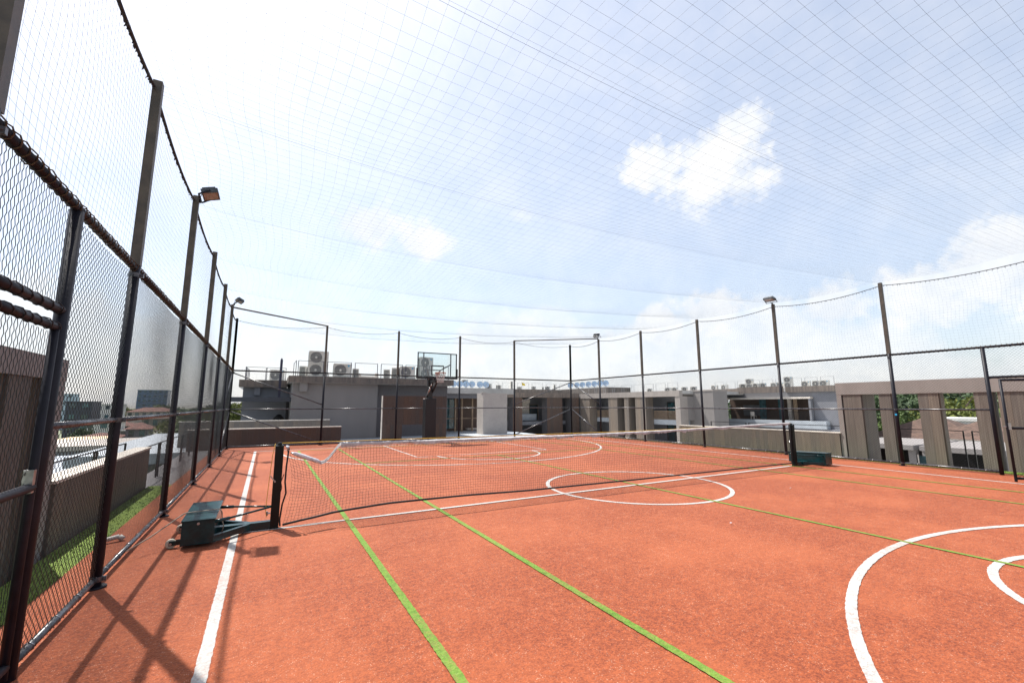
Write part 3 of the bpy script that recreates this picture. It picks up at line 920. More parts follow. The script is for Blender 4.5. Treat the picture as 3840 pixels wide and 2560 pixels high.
MB().tube([(x-0.26, 0.0+0.02*math.sin(z*9), z) for x, z in lc[1:]], 0.011, 6).tube([(0.015, 0.0, 0.70), (-0.015, -0.01, 0.60), (0.0, -0.02, 0.52), (-0.03, -0.01, 0.40)], 0.006, 5).build('side_lacing', M_NETBLK, net, True)
MB().tube([(12.40-0.26, -0.09, 0.93), (12.2-0.26, -0.09, 0.935), (12.0-0.26, -0.08, 0.94)], 0.008, 6).tube([(12.45-0.26, -0.09, 1.10), (12.47-0.26, -0.09, 0.9), (12.46-0.26, -0.08, 0.5), (12.45-0.26, -0.08, 0.1)], 0.010, 6).build('far_lacing', M_NETBLK, net, True)

# ================================================================== BASKETBALL HOOP
bb = thing('basketball_hoop', 'black basketball hoop with glass backboard at the far end', 'basketball hoop', (6.57, 19.62, 0))
BY = -0.98                                    # backboard plane, in front of the post
p = MB().box(-0.11, 0.11, -0.11, 0.11, 0.0, 2.92).box(-0.30, 0.30, -0.28, 0.28, 0.0, 0.02).build('post', M_BLACK, bb, bevel=0.01)
pad = MB().box(-0.255, 0.255, -0.25, 0.20, 0.06, 1.96).build('post_padding', M_PAD, bb, bevel=0.03)
MB().bar((-0.256, -0.1, 1.94), (-0.256, 0.15, 1.94), 0.01, 0.04).build('pad_strap', M_HOOPNET, pad)
arm = MB()
arm.bar((0, 0.02, 2.72), (0, BY+0.10, 2.72), 0.14, 0.12)
for s in (-1, 1):
    arm.bar((s*0.10, 0.10, 2.10), (s*0.10, -0.66, 2.66), 0.05, 0.07)
    arm.bar((s*0.12, 0.05, 2.84), (s*0.42, BY+0.06, 2.90), 0.05, 0.06)
arm.build('support_arm', M_BLACK, bb)
MB().cyl((-0.13, 0.06, 2.02), (-0.13, -0.42, 2.42), 0.035, n=10).cyl((-0.13, -0.42, 2.42), (-0.13, -0.60, 2.57), 0.02, n=10).build('height_jack', M_STEEL, bb, True)
ar2 = MB()
for s in (-1, 1):
    ar2.bar((s*0.08, -0.05, 2.78), (s*0.30, -0.55, 3.22), 0.045)
    ar2.bar((s*0.30, -0.55, 3.22), (s*0.62, BY+0.05, 3.45), 0.045)
ar2.bar((-0.30, -0.55, 3.22), (0.30, -0.55, 3.22), 0.045)
ar2.build('rear_arm', M_GREYARM, bb)
bbd = MB().box(-0.88, 0.88, BY-0.008, BY+0.008, 2.88, 3.92).build('glass_panel', M_BBGLASS, bb)
fr = MB()
for z0, z1 in ((2.82, 2.88), (3.92, 3.96)):
    fr.box(-0.92, 0.92, BY-0.025, BY+0.025, z0, z1)
for s in (-1, 1):
    fr.box(min(s*0.92, s*0.88), max(s*0.92, s*0.88), BY-0.024, BY+0.024, 2.881, 3.919)
fr.build('board_frame', M_BLACK, bbd)
MB().box(-0.96, -0.90, BY-0.04, BY+0.035, 2.80, 3.26).box(0.90, 0.96, BY-0.04, BY+0.035, 2.80, 3.26).box(-0.899, 0.899, BY-0.045, BY+0.03, 2.795, 2.85).build('edge_padding', M_PAD, bbd)
sq = MB()
sq.box(-0.295, 0.295, BY-0.014, BY-0.009, 3.365, 3.405).box(-0.295, 0.295, BY-0.014, BY-0.009, 2.96, 3.0)
sq.box(-0.295, -0.255, BY-0.0138, BY-0.009, 3.0, 3.365).box(0.255, 0.295, BY-0.0138, BY-0.009, 3.0, 3.365)
sq.build('target_square', M_BLACK, bbd)
MB().box(-0.66, -0.61, BY+0.012, BY+0.05, 2.88, 3.92).box(0.61, 0.66, BY+0.012, BY+0.05, 2.88, 3.92).build('back_rail', M_GREYARM, bbd)
RYc = BY-0.40
ring = [(0.235*math.cos(a), RYc+0.235*math.sin(a), 3.05) for a in np.linspace(0, 2*math.pi, 33)]
rim = MB().tube(ring, 0.012, 8).build('rim', M_ORANGE, bb, True)
MB().box(-0.10, 0.10, BY-0.05, BY-0.015, 2.97, 3.06).bar((-0.07, BY-0.03, 3.05), (-0.07, RYc+0.22, 3.05), 0.02).bar((0.07, BY-0.03, 3.05), (0.07, RYc+0.22, 3.05), 0.02).bar((0, BY-0.05, 2.90), (0, RYc+0.23, 3.03), 0.03).build('rim_mount', M_ORANGE, rim)
hn = []
lev = [(0.235, 3.04), (0.215, 2.95), (0.185, 2.86), (0.155, 2.77), (0.135, 2.69), (0.14, 2.62)]
for s in (-1, 1):
    P_ = np.zeros((12, len(lev), 3))
    for i in range(12):
        for j, (r_, z) in enumerate(lev):
            a = 2*math.pi*(i + s*j*0.5)/12
            P_[i, j] = (r_*math.cos(a), RYc+r_*math.sin(a), z)
    hn.append(P_)
stuff(link('hoop_net', wire_mesh('hoop_net', hn, 0.006, M_HOOPNET, 4), rim))

# small litter on the court
for i, (x, y, lab, c) in enumerate(((5.72, 4.05, 'tiny crumpled pale wrapper lying on open court', (0.6, 0.6, 0.65)), (9.1, 5.1, 'tiny white scrap lying towards the right sideline', (0.75, 0.75, 0.72)))):
    b = MB()
    pts = [(random.uniform(-.03, .03), random.uniform(-.02, .02), random.uniform(0.004, 0.022)) for _ in range(9)]
    for k in range(7):
        b.poly([pts[k], pts[k+1], pts[k+2]])
    o = b.build('paper_scrap', mat('scrap%d' % i, c, 0.6), None)
    o.location = (x, y, 0.006)
    tag(o, lab, 'litter')

# ================================================================== CLAD WALLS, PORTALS
UNIT = MB().box(-0.5, 0.5, -0.5, 0.5, 0, 1)
UM = {}
def unit_mesh(m_):
    if m_.name not in UM:
        UM[m_.name] = UNIT.mesh('plank_'+m_.name, m_)
    return UM[m_.name]
def planks(parent, a, b, z0, z1, w, m_, depth=0.03, name='plank', origin=(0, 0)):
    """upright boards side by side along the line a-b"""
    a = Vector(a); b = Vector(b)
    L_ = (b-a).length; n = max(1, round(L_/w)); an = math.atan2(b.y-a.y, b.x-a.x)
    for i in range(n):
        c = a + (b-a)*((i+0.5)/n)
        o = link(name, unit_mesh(m_), parent)
        o.location = (c.x-origin[0], c.y-origin[1], z0)
        o.rotation_euler = (0, 0, an)
        o.scale = (L_/n-0.004, depth*random.uniform(0.86, 1.0), z1-z0)
def clad_wall(label, x0, x1, y0, y1, z0, z1, faces, m_, w=0.2, cap=True, over=0.02):
    t = thing('clad_wall', label, 'wall', ((x0+x1)/2, (y0+y1)/2, z0))
    ox, oy = (x0+x1)/2, (y0+y1)/2
    MB().box(x0-ox, x1-ox, y0-oy, y1-oy, 0, z1-z0).build('wall_core', M_WALLD, t)
    for f in faces:
        if f == '-y':
            planks(t, (x0, y0-0.016), (x1, y0-0.016), 0.0, z1-z0-0.002, w, m_, origin=(ox, oy))
        elif f == '+y':
            planks(t, (x0, y1+0.016), (x1, y1+0.016), 0.0, z1-z0-0.002, w, m_, origin=(ox, oy))
        elif f == '-x':
            planks(t, (x0-0.016, y0), (x0-0.016, y1), 0.0, z1-z0-0.002, w, m_, origin=(ox, oy))
        elif f == '+x':
            planks(t, (x1+0.016, y0), (x1+0.016, y1), 0.0, z1-z0-0.002, w, m_, origin=(ox, oy))
    if cap:
        MB().box(x0-ox-over-0.015, x1-ox+over+0.015, y0-oy-over-0.015, y1-oy+over+0.015, z1-z0, z1-z0+0.035).build('coping', M_CAP, t)
    return t
clad_wall('low dark plank wall just behind the far left fence bay', -2.6, 2.98, 21.20, 21.36, -0.12, 0.68, ['-y', '+x'], M_WOODD)
clad_wall('weathered plank wall behind the low dark one at far left', -3.2, 2.75, 23.50, 23.65, -0.12, 0.93, ['-y', '+x'], M_WOOD)
clad_wall('long low plank wall outside the right fence', 16.40, 16.56, 7.47, 13.85, -0.3, 0.70, ['-x'], M_WOOD, 0.15)
clad_wall('low plank wall with pale sunlit coping outside the left fence', -2.28, -2.10, 7.14, 11.90, -0.3, 0.745, ['+x'], M_WOODSHADE, 0.16, over=0.03)

def portal(label, x0, x1, ya, yb, zt, zb, end, cols, m_, face, base=-0.3, beam_m=None):
    beam_m = beam_m or M_WALLP
    """portal frame along y: rendered head beam and end pier, timber clad piers between"""
    t = thing('portal_frame', label, 'portal', (x0, ya, base))
    ox, oy, oz = x0, ya, base
    MB().box(0, x1-x0, 0, yb-ya, zb-oz, zt-oz).build('head_beam', beam_m, t)
    MB().box(0.003, x1-x0-0.003, end[0]-oy, end[1]-oy, 0, zb-oz).build('end_pier', beam_m, t)
    for (c0, c1, dep) in cols:
        xa, xb = (x0+0.05, x0+0.05+dep) if face == '-x' else (x1-0.05-dep, x1-0.05)
        p_ = MB().box(xa-ox, xb-ox, c0-oy, c1-oy, 0, zb-oz-0.002).build('pier', M_WALLD, t)
        xf = xa-0.016 if face == '-x' else xb+0.016
        planks(p_, (xf-ox, c0-oy), (xf-ox, c1-oy), 0, zb-oz-0.004, 0.24, m_)
        planks(p_, (xa-ox, c0-oy-0.016), (xb-ox, c0-oy-0.016), 0, zb-oz-0.004, 0.24, m_)
    return t
portal('wide portal of plank piers under a rendered beam at right', 16.40, 17.35, -1.0, 7.46, 2.33, 1.95, (7.32, 7.455), 
       [(6.78, 7.28, 0.80), (6.02, 6.32, 0.22), (4.94, 5.39, 0.25), (3.92, 4.24, 0.3), (2.9, 3.80, 0.3), (1.2, 2.2, 0.3)], M_WOOD, '-x')
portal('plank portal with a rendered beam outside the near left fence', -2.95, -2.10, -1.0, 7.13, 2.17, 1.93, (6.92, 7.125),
       [(6.55, 6.80, 0.30), (5.85, 6.32, 0.30), (4.9, 5.3, 0.3), (3.7, 4.3, 0.3)], M_WOODSHADE, '+x', beam_m=M_WALL)  # darker render here paints the beam's shade into its colour

# dark inverted-U plank screen behind the hoop
t = thing('plank_screen', 'dark brown plank screen with a low opening behind the hoop', 'screen', (6.8, 22.6, -0.12))
def scr(x0, x1, z0, z1, nm):
    p_ = MB().box(x0-6.8, x1-6.8, -0.05, 0.10, z0+0.12, z1+0.12).build(nm, M_WALLD, t)
    planks(p_, (x0-6.8, -0.066), (x1-6.8, -0.066), z0+0.12, z1+0.119, 0.21, M_WOODD)
scr(5.12, 6.12, -0.12, 0.66, 'left_leg'); scr(7.92, 8.50, -0.12, 0.66, 'right_leg'); scr(5.12, 8.50, 0.662, 2.12, 'screen_panel')
MB().box(5.085-6.8, 5.118-6.8, -0.09, 0.10, 0, 2.24).box(7.885-6.8, 7.918-6.8, -0.09, 0.10, 0, 0.78).build('lit_edge_strip', M_CAP, t)  # pale strips paint sunlight onto the left-facing edges of the screen

# ================================================================== ROOF BUILDING BEHIND THE FAR FENCE
t = thing('penthouse_building', 'low grey rendered roof building behind the far fence', 'building', (1.1, 25.0, -0.12))
def pb(nm, m_, *boxes):
    b = MB()
    for (x0, x1, y0, y1, z0, z1) in boxes:
        b.box(x0-1.1, x1-1.1, y0-25, y1-25, z0+0.12, z1+0.12)
    return b.build(nm, m_, t)
pb('main_wall', M_WALL, (1.10, 5.36, 25.0, 31.5, -0.12, 2.80))
pb('recessed_wall', M_WALLD, (5.362, 9.60, 25.35, 31.4, -0.12, 2.80))
pb('annex_wall', M_WALLB, (-1.15, 1.098, 27.5, 31.4, -0.12, 2.62))
f1 = pb('roof_slab', M_ROOF, (0.93, 9.75, 24.72, 31.6, 2.802, 3.13))
planks(f1, (0.93-1.1, 24.70-25), (9.75-1.1, 24.70-25), 2.805+0.12, 3.14+0.12, 0.55, M_FASCIA, 0.035)
planks(f1, (0.91-1.1, 24.72-25), (0.91-1.1, 27.2-25), 2.805+0.12, 3.14+0.12, 0.55, M_FASCIA, 0.035)
f2 = pb('annex_roof', M_ROOF, (-1.35, 0.925, 27.2, 31.5, 2.622, 3.0))
planks(f2, (-1.35-1.1, 27.18-25), (0.90-1.1, 27.18-25), 2.625+0.12, 3.01+0.12, 0.5, M_FASCIA, 0.035)
pb('rain_head', M_WALL, (1.42, 1.78, 24.80, 24.995, 2.35, 2.80))
pb('rain_head', M_WALLB, (-0.62, -0.35, 27.30, 27.495, 2.20, 2.62))
pb('door', M_BLACK, (0.95, 1.092, 27.46, 27.498, -0.1, 1.9))
MB().box(-1.90-1.1, 1.09-1.1, 25.35-25, 27.48-25, 1.84+0.12, 2.06+0.12).build('canopy', M_CANOPY, t)

t2 = thing('vent_post', 'tall slim dark post rising through the canopy at far left', 'post', (0.55, 26.3, 2.06))
MB().box(-0.06, 0.06, -0.06, 0.06, 0.0, 2.0).box(-0.10, 0.10, -0.10, 0.10, 0.0, 0.02).build('shaft', M_NAVY, t2)
MB().cyl((0, 0, 2.0), (0, 0, 2.08), 0.05, 0.03, n=10).build('finial', M_NAVY, t2)

b = MB().lathe([(0.0, 1.30), (0.10, 1.28), (0.24, 1.12), (0.30, 0.92), (0.29, 0.80), (0.33, 0.40), (0.31, 0.0)], (0, 0, 0), 'z', 14)
o = b.build('covered_grill', M_PAD, None, True); o.location = (0.62, 26.9, -0.12)
tag(o, 'round grill under a black cover beside the grey annex', 'grill')

# glazed lobby between the roof building and the far wing
t = thing('glazed_lobby', 'dark glazed lobby with timber posts right of the hoop', 'building', (10.3, 27.5, -0.12))
def gl(nm, m_, *boxes):
    b = MB()
    for (x0, x1, y0, y1, z0, z1) in boxes:
        b.box(x0-10.3, x1-10.3, y0-27.5, y1-27.5, z0+0.12, z1+0.12)
    return b.build(nm, m_, t)
gl('back_wall', M_WOODD, (9.62, 15.2, 29.0, 29.4, -0.12, 2.5))
gl('head_beam', M_WALLB, (9.62, 14.4, 27.3, 27.6, 2.10, 2.40))
gl('upper_roof', M_ROOF, (9.77, 15.3, 27.0, 33.0, 2.402, 2.78))
dr = gl('door_glass', M_CURT, (10.9, 11.5, 28.90, 28.94, 0.05, 2.05))
MB().box(0.56, 0.599, 1.36, 1.48, 0.12, 2.2).box(1.201, 1.24, 1.36, 1.48, 0.12, 2.2).box(0.6, 1.2, 1.36, 1.48, 2.171, 2.21).build('door_frame', M_FRAME, dr)
for x in (11.30, 11.78, 12.56, 13.4):
    gl('timber_post', M_TIMBER, (x-0.05, x+0.05, 28.2, 28.3, -0.12, 2.3))
gl('rail_beam', M_TIMBER, (10.4, 13.35, 28.31, 28.36, 0.72, 0.77))
gl('bench', M_CAP, (12.3, 13.1, 28.4, 28.8, -0.05, 0.06))
# pale block wall
o = MB().box(-0.84, 0.84, 0, 0.9, 0, 2.50).box(-0.87, -0.66, -0.03, 0.3, 2.50, 2.54).build('pale_wall', M_WALLL)
o.location = (12.46, 24.5, -0.12)
tag(o, 'tall plain pale beige wall slab behind the far fence', 'wall')

# ================================================================== RAILINGS
def railing(label, pts, h, m_, bay=1.2, infill=False):
    t = thing('roof_railing', label, 'railing', pts[0])
    o = Vector(pts[0])
    for a, b in zip(pts, pts[1:]):
        a = Vector(a)-o; b = Vector(b)-o
        L_ = (b-a).length; n = max(1, round(L_/bay))
        for i in range(n):
            q0 = a+(b-a)*(i/n+0.012); q1 = a+(b-a)*((i+1)/n-0.012)
            for q in (q0, q1):
                MB().bar(q, q+Vector((0, 0, h)), 0.03).build('post', m_, t)
            MB().bar(q0+Vector((0, 0, h-0.01)), q1+Vector((0, 0, h-0.01)), 0.022).build('top_rail', m_, t)
            if infill:
                bb_ = MB()
                for k in range(1, 12):
                    q = q0+(q1-q0)*(k/12)
                    bb_.bar(q+Vector((0, 0, 0.06)), q+Vector((0, 0, h-0.03)), 0.014)
                stuff(bb_.build('balusters', m_, t))
    return t
railing('open metal railing along the grey roof edge behind the hoop', [(1.18, 26.9, 3.13), (1.20, 25.0, 3.13), (9.6, 25.0, 3.13)], 0.82, M_NAVY, 1.35)
railing('metal railing around the lower annex roof at far left', [(-1.0, 30.0, 3.0), (-1.1, 27.5, 3.0), (0.85, 27.5, 3.0)], 0.72, M_NAVY, 1.0)
railing('slim dark railing continuing the left parapet away', [(-2.2, 11.95, -0.3), (-2.2, 20.4, -0.3)], 1.06, M_BLACK, 1.7)
railing('dark railing beyond the left parapet over the low roofs', [(-2.9, 7.4, -0.6), (-2.9, 14.0, -0.6)], 1.35, M_BLACK, 2.2)
railing('dark handrail behind the low right plank wall', [(17.1, 7.6, -0.3), (17.1, 12.8, -0.3)], 1.22, M_BLACK, 1.7)
railing('dark railing seen between the right portal piers', [(17.6, -1, -0.3), (17.6, 6.7, -0.3)], 1.18, M_BLACK, 1.9)

# ================================================================== AIR CONDITIONERS
def ac_unit(label, w, h, fans, loc, rz=0.0, group=None, logo=True):
    t = thing('air_conditioner', label, 'air conditioner', loc, rz, group)
    d2 = 0.17
    MB().box(-w/2, w/2, -d2, d2, 0.06, h).box(-w/2+0.06, -w/2+0.14, -d2, d2, 0, 0.06).box(w/2-0.14, w/2-0.06, -d2, d2, 0, 0.06).build('casing', M_AC, t, bevel=0.012)
    fx = -w*0.13
    r_ = min(w*0.34, (h-0.1)/fans/2*0.9)
    for k in range(fans):
        zc = 0.06+(h-0.06)*(k+0.5)/fans
        g_ = MB().lathe([(0.0, -d2-0.004), (r_, -d2-0.004), (r_, -d2+0.01)], (fx, 0, zc), 'y', 24).build('fan_recess', M_ACG, t)
        gr = MB()
        nb = 11
        for i in range(nb):
            zz = zc - r_*1.12 + 2*r_*1.12*i/(nb-1)
            gr.box(fx-r_*1.15, fx+r_*1.15, -d2-0.020, -d2-0.011, zz-0.006, zz+0.006)
        stuff(gr.build('grille', M_AC, g_))
        MB().lathe([(0.0, -d2-0.028), (r_*0.16, -d2-0.026), (r_*0.2, -d2-0.012)], (fx, 0, zc), 'y', 12).build('fan_hub', M_AC, g_, True)
    fn = MB()
    nf = int((h-0.14)/0.035)
    for i in range(nf):
        zz = 0.10+i*0.035
        fn.box(-w/2-0.006, -w/2-0.001, -d2+0.03, d2-0.03, zz, zz+0.018)
    stuff(fn.build('coil_fins', M_ACF, t))
    MB().tube([(w/2+0.005, 0.02, 0.22), (w/2+0.06, 0.02, 0.20), (w/2+0.075, 0.04, 0.06), (w/2+0.09, 0.12, 0.015), (w/2+0.12, 0.6, 0.015)], 0.022, 6).build('pipe', M_HOOPNET, t, True)
    if logo:
        s = 0.075; lx = w/2-0.16; lz = h-0.13
        MB().poly([(lx-s, -d2-0.004, lz+s*0.7), (lx+s*0.9, -d2-0.004, lz+s*0.7), (lx-s*0.15, -d2-0.004, lz-s*0.9)]).build('badge', M_LOGO, t)
    return t
ac2 = ac_unit('tall double fan air conditioner standing above the grey roof', 0.98, 1.42, 2, (2.30, 25.75, 3.13))
ac1 = ac_unit('wide single fan air conditioner beside the tall double one', 0.94, 0.80, 1, (3.55, 25.75, 3.13))
G1 = 'air conditioners on the far grey roof'
for o in (ac2, ac1):
    o['group'] = G1
dup(ac1, 'small air conditioner turned sideways behind the tall double one', (1.72, 26.6, 3.13), R(70), G1, (0.9, 1, 0.8))
dup(ac1, 'dark finned air conditioner side between two grey roof units', (4.35, 26.3, 3.13), R(80), G1, (0.85, 1, 0.72))
dup(ac1, 'low air conditioner turned away left of the hoop pole', (6.05, 26.0, 3.13), R(75), G1, (0.8, 1, 0.72))
dup(ac1, 'sideways air conditioner with dark coils near the second far post', (6.55, 26.2, 3.13), R(78), G1, (0.9, 1, 0.88))
dup(ac1, 'air conditioner with a fan facing us just left of the backboard', (7.18, 25.75, 3.13), 0, G1, (0.95, 1, 1.0))
dup(ac2, 'tall air conditioner partly behind the glass backboard', (8.35, 25.9, 3.13), R(12), G1, (0.92, 1, 1.0))
dup(ac1, 'air conditioner with a fan on the lower annex roof at far left', (0.42, 28.6, 3.0), 0, G1, (0.80, 1, 0.86))
pipe = MB().box(-0.55, 0.55, -0.12, 0.12, 0.0, 0.17).cyl((-0.5, 0, 0.17), (-0.5, 0, 0.30), 0.09, n=10).cyl((0.45, 0, 0.17), (0.45, 0, 0.34), 0.10, n=10).build('pipe_box', M_CAP)
pipe.location = (5.0, 25.9, 3.13)
tag(pipe, 'low cream pipe housing on the grey roof edge', 'pipe box')

# ================================================================== FAR WING (shaded colonnade) AND RIGHT WING (sunlit colonnade)
def bld(label, loc, name='apartment_wing'):
    return thing(name, label, 'building', loc)
def part(t, nm, m_, *boxes, bevel=0.0):
    ox, oy, oz = t.location
    b = MB()
    for (x0, x1, y0, y1, z0, z1) in boxes:
        b.box(x0-ox, x1-ox, y0-oy, y1-oy, z0-oz, z1-oz)
    return b.build(nm, m_, t, bevel=bevel)
FZ = -3.0
t = bld('far wing with dark plank piers in shade beyond the far fence', (29.0, 53.5, FZ))
part(t, 'head_fascia', M_FASCIA, (26.0, 41.55, 53.5, 54.1, 2.72, 3.42))
part(t, 'roof', M_ROOF, (26.0, 41.5, 54.101, 66.0, 3.05, 3.40))
upr = part(t, 'upper_fascia', M_FASCIA, (17.3, 44.0, 58.6, 59.0, 3.42, 4.10))
part(t, 'upper_roof', M_ROOF, (17.3, 44.0, 59.001, 74.0, 3.70, 4.05))
part(t, 'rear_wall', M_WALLB, (17.5, 44.0, 59.2, 60.0, FZ, 3.69))
for x0, x1 in ((26.0, 27.6), (30.0, 31.5), (35.7, 38.4), (40.0, 41.5)):
    p_ = part(t, 'pier', M_WALLD, (x0, x1, 53.6, 55.0, FZ, 2.718))
    ox, oy = 29.0, 53.5
    planks(p_, (x0-ox, 53.58-oy), (x1-ox, 53.58-oy), 0, 5.71, 0.5, M_WOODD, 0.04)
for bx_ in ((27.605, 29.995), (31.505, 35.695), (38.405, 39.995)):
    part(t, 'parapet', M_TILE, (*bx_, 56.5, 56.7, -0.6, 0.35))
part(t, 'floor_slab', M_WALLB, (26.0, 41.5, 55.1, 59.1, -1.2, -0.7))
for x0, x1, m_ in ((31.9, 33.0, M_FRAME), (36.0, 37.6, M_GLASS), (38.6, 39.7, M_FRAME), (28.0, 29.6, M_GLASS)):
    w_ = part(t, 'window', m_, (x0, x1, 59.12, 59.19, -0.6, 1.7))
    part_o = MB().box(x0-29-0.06, x0-29, 5.55, 5.70, 2.4, 4.75).box(x1-29, x1-29+0.06, 5.55, 5.70, 2.4, 4.75).box(x0-29, x1-29, 5.55, 5.70, 4.70, 4.76).build('window_frame', M_TIMBER, w_)
part(t, 'white_panel', M_CAP, (33.2, 35.0, 57.2, 57.5, 2.0, 2.5), (34.0, 35.2, 57.8, 58.2, 0.36, 2.3))

t = bld('sunlit right wing with tan plank piers and recessed balconies', (41.6, 34.9, FZ))
part(t, 'head_fascia', M_WALLP, (41.55, 42.1, 34.9, 53.4, 2.62, 3.31))
part(t, 'roof', M_ROOF, (42.101, 56.0, 34.9, 60.0, 2.9, 3.28))
for y0, y1 in ((51.2, 53.4), (45.35, 47.1), (43.2, 44.0), (40.2, 42.0)):
    p_ = part(t, 'pier', M_WALLD, (41.66, 42.9, y0, y1, FZ, 2.618))
    planks(p_, (41.64-41.6, y0-34.9), (41.64-41.6, y1-34.9), 0, 5.61, 0.45, M_WOOD, 0.04)
    planks(p_, (41.66-41.6, y0-34.9-0.02), (42.9-41.6, y0-34.9-0.02), 0, 5.61, 0.45, M_WOOD, 0.04)
part(t, 'end_pier', M_WALLP, (41.6, 42.9, 34.9, 35.6, FZ, 2.618))
part(t, 'rear_wall', M_WALLB, (45.0, 45.4, 34.9, 60.0, FZ, 2.9))
part(t, 'balcony_slab', M_TILE, (42.92, 44.98, 35.61, 51.1, -0.75, -0.15))
part(t, 'side_wall', M_WALL, (42.95, 44.95, 34.92, 35.2, -0.14, 2.6))
for y0, y1, z0, z1, m_ in ((46.4, 50.2, -0.1, 2.0, M_CURT), (36.0, 39.6, -0.1, 1.9, M_CURT), (36.2, 39.8, -2.9, -0.9, M_GLASS), (46.0, 50.0, -2.9, -1.1, M_GLASS), (42.2, 43.0, -0.1, 1.9, M_GLASS)):
    w_ = part(t, 'window', m_, (44.90, 44.97, y0, y1, z0, z1))
    f_ = MB()
    for k in range(4):
        y = y0+(y1-y0)*k/3
        f_.box(3.20, 3.29, y-0.05-34.9, y+0.05-34.9, z0-FZ, z1-FZ)
    f_.box(3.20, 3.288, y0-0.05-34.9, y1+0.05-34.9, z1-FZ+0.001, z1-FZ+0.10)
    f_.build('window_frame', M_FRAME, w_)
for y0, y1 in ((35.65, 40.1), (47.2, 51.1)):
    bl = MB()
    for k in range(40):
        y = y0+(y1-y0)*k/39
        bl.box(42.94-41.6, 42.97-41.6, y-0.015-34.9, y+0.015-34.9, -0.14-FZ, 0.85-FZ)
    bl.box(42.93-41.6, 42.98-41.6, y0-34.9, y1-34.9, 0.851-FZ, 0.90-FZ)
    stuff(bl.build('balustrade', M_TIMBER, t))

t = bld('dark grey windowless block ending the sunlit right wing', (44.0, 32.3, FZ), 'stair_block')
part(t, 'wall', M_WALL, (44.0, 46.5, 32.3, 36.9, FZ, 3.20))
part(t, 'coping', M_WALLP, (43.95, 46.55, 32.25, 36.95, 3.201, 3.36))

t = bld('grey roof terrace house with a long white framed opening at right', (53.0, 24.0, FZ), 'terrace_house')
part(t, 'roof_fascia', M_FASCIA, (52.6, 53.0, 29.5, 35.1, 3.07, 3.80))
part(t, 'roof_fascia', M_FASCIA, (53.35, 53.7, 24.0, 29.499, 3.07, 3.72))
part(t, 'roof_fascia', M_FASCIA, (53.35, 53.7, 35.101, 39.3, 3.07, 3.72))
part(t, 'roof', M_ROOF, (53.701, 66.0, 24.0, 39.2, 3.2, 3.62))
part(t, 'upper_wall', M_WALLB, (53.6, 54.0, 24.2, 39.1, 2.50, 3.199))
part(t, 'end_wall', M_WALLB, (53.61, 54.1, 24.2, 26.7, FZ, 2.499))
part(t, 'white_frame', M_CAP, (53.0, 53.59, 26.7, 39.2, 2.30, 2.52), (53.0, 53.59, 38.9, 39.2, -0.6, 2.299))
part(t, 'grey_frame', M_WALLB, (53.05, 53.58, 26.72, 26.95, -0.1, 2.298))
part(t, 'ledge', M_TILE, (52.7, 53.55, 25.2, 38.88, -1.0, -0.17))
part(t, 'low_wall', M_WALLB, (52.9, 54.3, 24.0, 39.2, FZ, -1.001))
part(t, 'rear_wall', M_WOODD, (57.0, 57.3, 26.7, 39.2, -1.0, 2.49))
part(t, 'room_panel', M_WALLB, (56.85, 56.99, 34.5, 37.2, 0.2, 1.6))
for y0, y1, m_ in ((33.4, 34.1, M_CURT), (31.2, 31.7, M_CURT), (30.2, 30.6, M_CAP), (29.6, 29.9, M_TIMBER)):
    part(t, 'post', m_, (55.5, 55.8, y0, y1, -0.16, 2.49))
bl = MB()
for k in range(80):
    y = 27.0+(38.8-27.0)*k/79
    bl.box(0.56, 0.59, y-0.014-24, y+0.014-24, -0.16-FZ, 0.82-FZ)
bl.box(0.55, 0.60, 3.0, 14.8, 0.821-FZ, 0.87-FZ)
stuff(bl.build('balustrade', M_FRAME, t))

# roof clutter on the far and right wings ------------------------------
G2 = 'air conditioners on the far wing roof'
lab2 = 'small air conditioner in the row on the far wing roof'
for i, (x, y, rz, sx, sz, dbl) in enumerate(((29.6, 60.5, 0, 1, 1.1, 0), (31.6, 61.0, 20, 1, 0.9, 0), (33.4, 60.2, 70, 1, 0.9, 1), (36.5, 63.0, 0, 0.8, 0.8, 0), (39.0, 62.5, 0, .8, 0.9, 0),
                             (40.8, 62.5, 60, .9, .8, 0), (41.8, 62.5, 0, 0.9, 0.95, 0), (43.2, 62.5, 60, 1, .75, 1))):
    dup(ac2 if dbl else ac1, ORD[i]+' air conditioner from the left on the far wing roof', (x, y, 4.05), R(rz), G2, (sx, 1, sz))
dup(ac1, 'air conditioner raised above the first row of satellite dishes', (26.5, 62.5, 4.75), 0, G2)
dup(ac1, 'air conditioner raised above the second row of satellite dishes', (54.5, 63.5, 5.5), R(-70), G2, (1.1, 1, 1))
G3 = 'air conditioners on the terrace house roof'
lab3 = 'small single fan air conditioner on the terrace house roof'
lab3d = 'tall double fan air conditioner on the terrace house roof'
for i, (y, dbl, rz) in enumerate(((40.9, 0, -90), (39.3, 0, -90), (36.6, 0, -30), (35.6, 1, -60), (34.9, 0, -20), (33.9, 0, -20), (32.3, 0, -90), (31.5, 0, -90), (30.6, 1, -70), (28.6, 0, -80), (27.4, 0, -80), (26.6, 0, -80))):
    dup(ac2 if dbl else ac1, ORD[i]+(' air conditioner from the left on the terrace house roof, a tall one' if dbl else ' air conditioner from the left on the terrace house roof'), (56.2, y, 3.62), R(rz), G3)
G4 = 'air conditioners on the right wing roof'
for i, y in enumerate((44.5, 41.3, 40.2, 38.6, 37.2)):
    dup(ac1, ORD[i]+' small air conditioner from the left on the sunlit wing roof', (47.0, y, 3.28), R(-30), G4, (0.8, 1, 0.8))

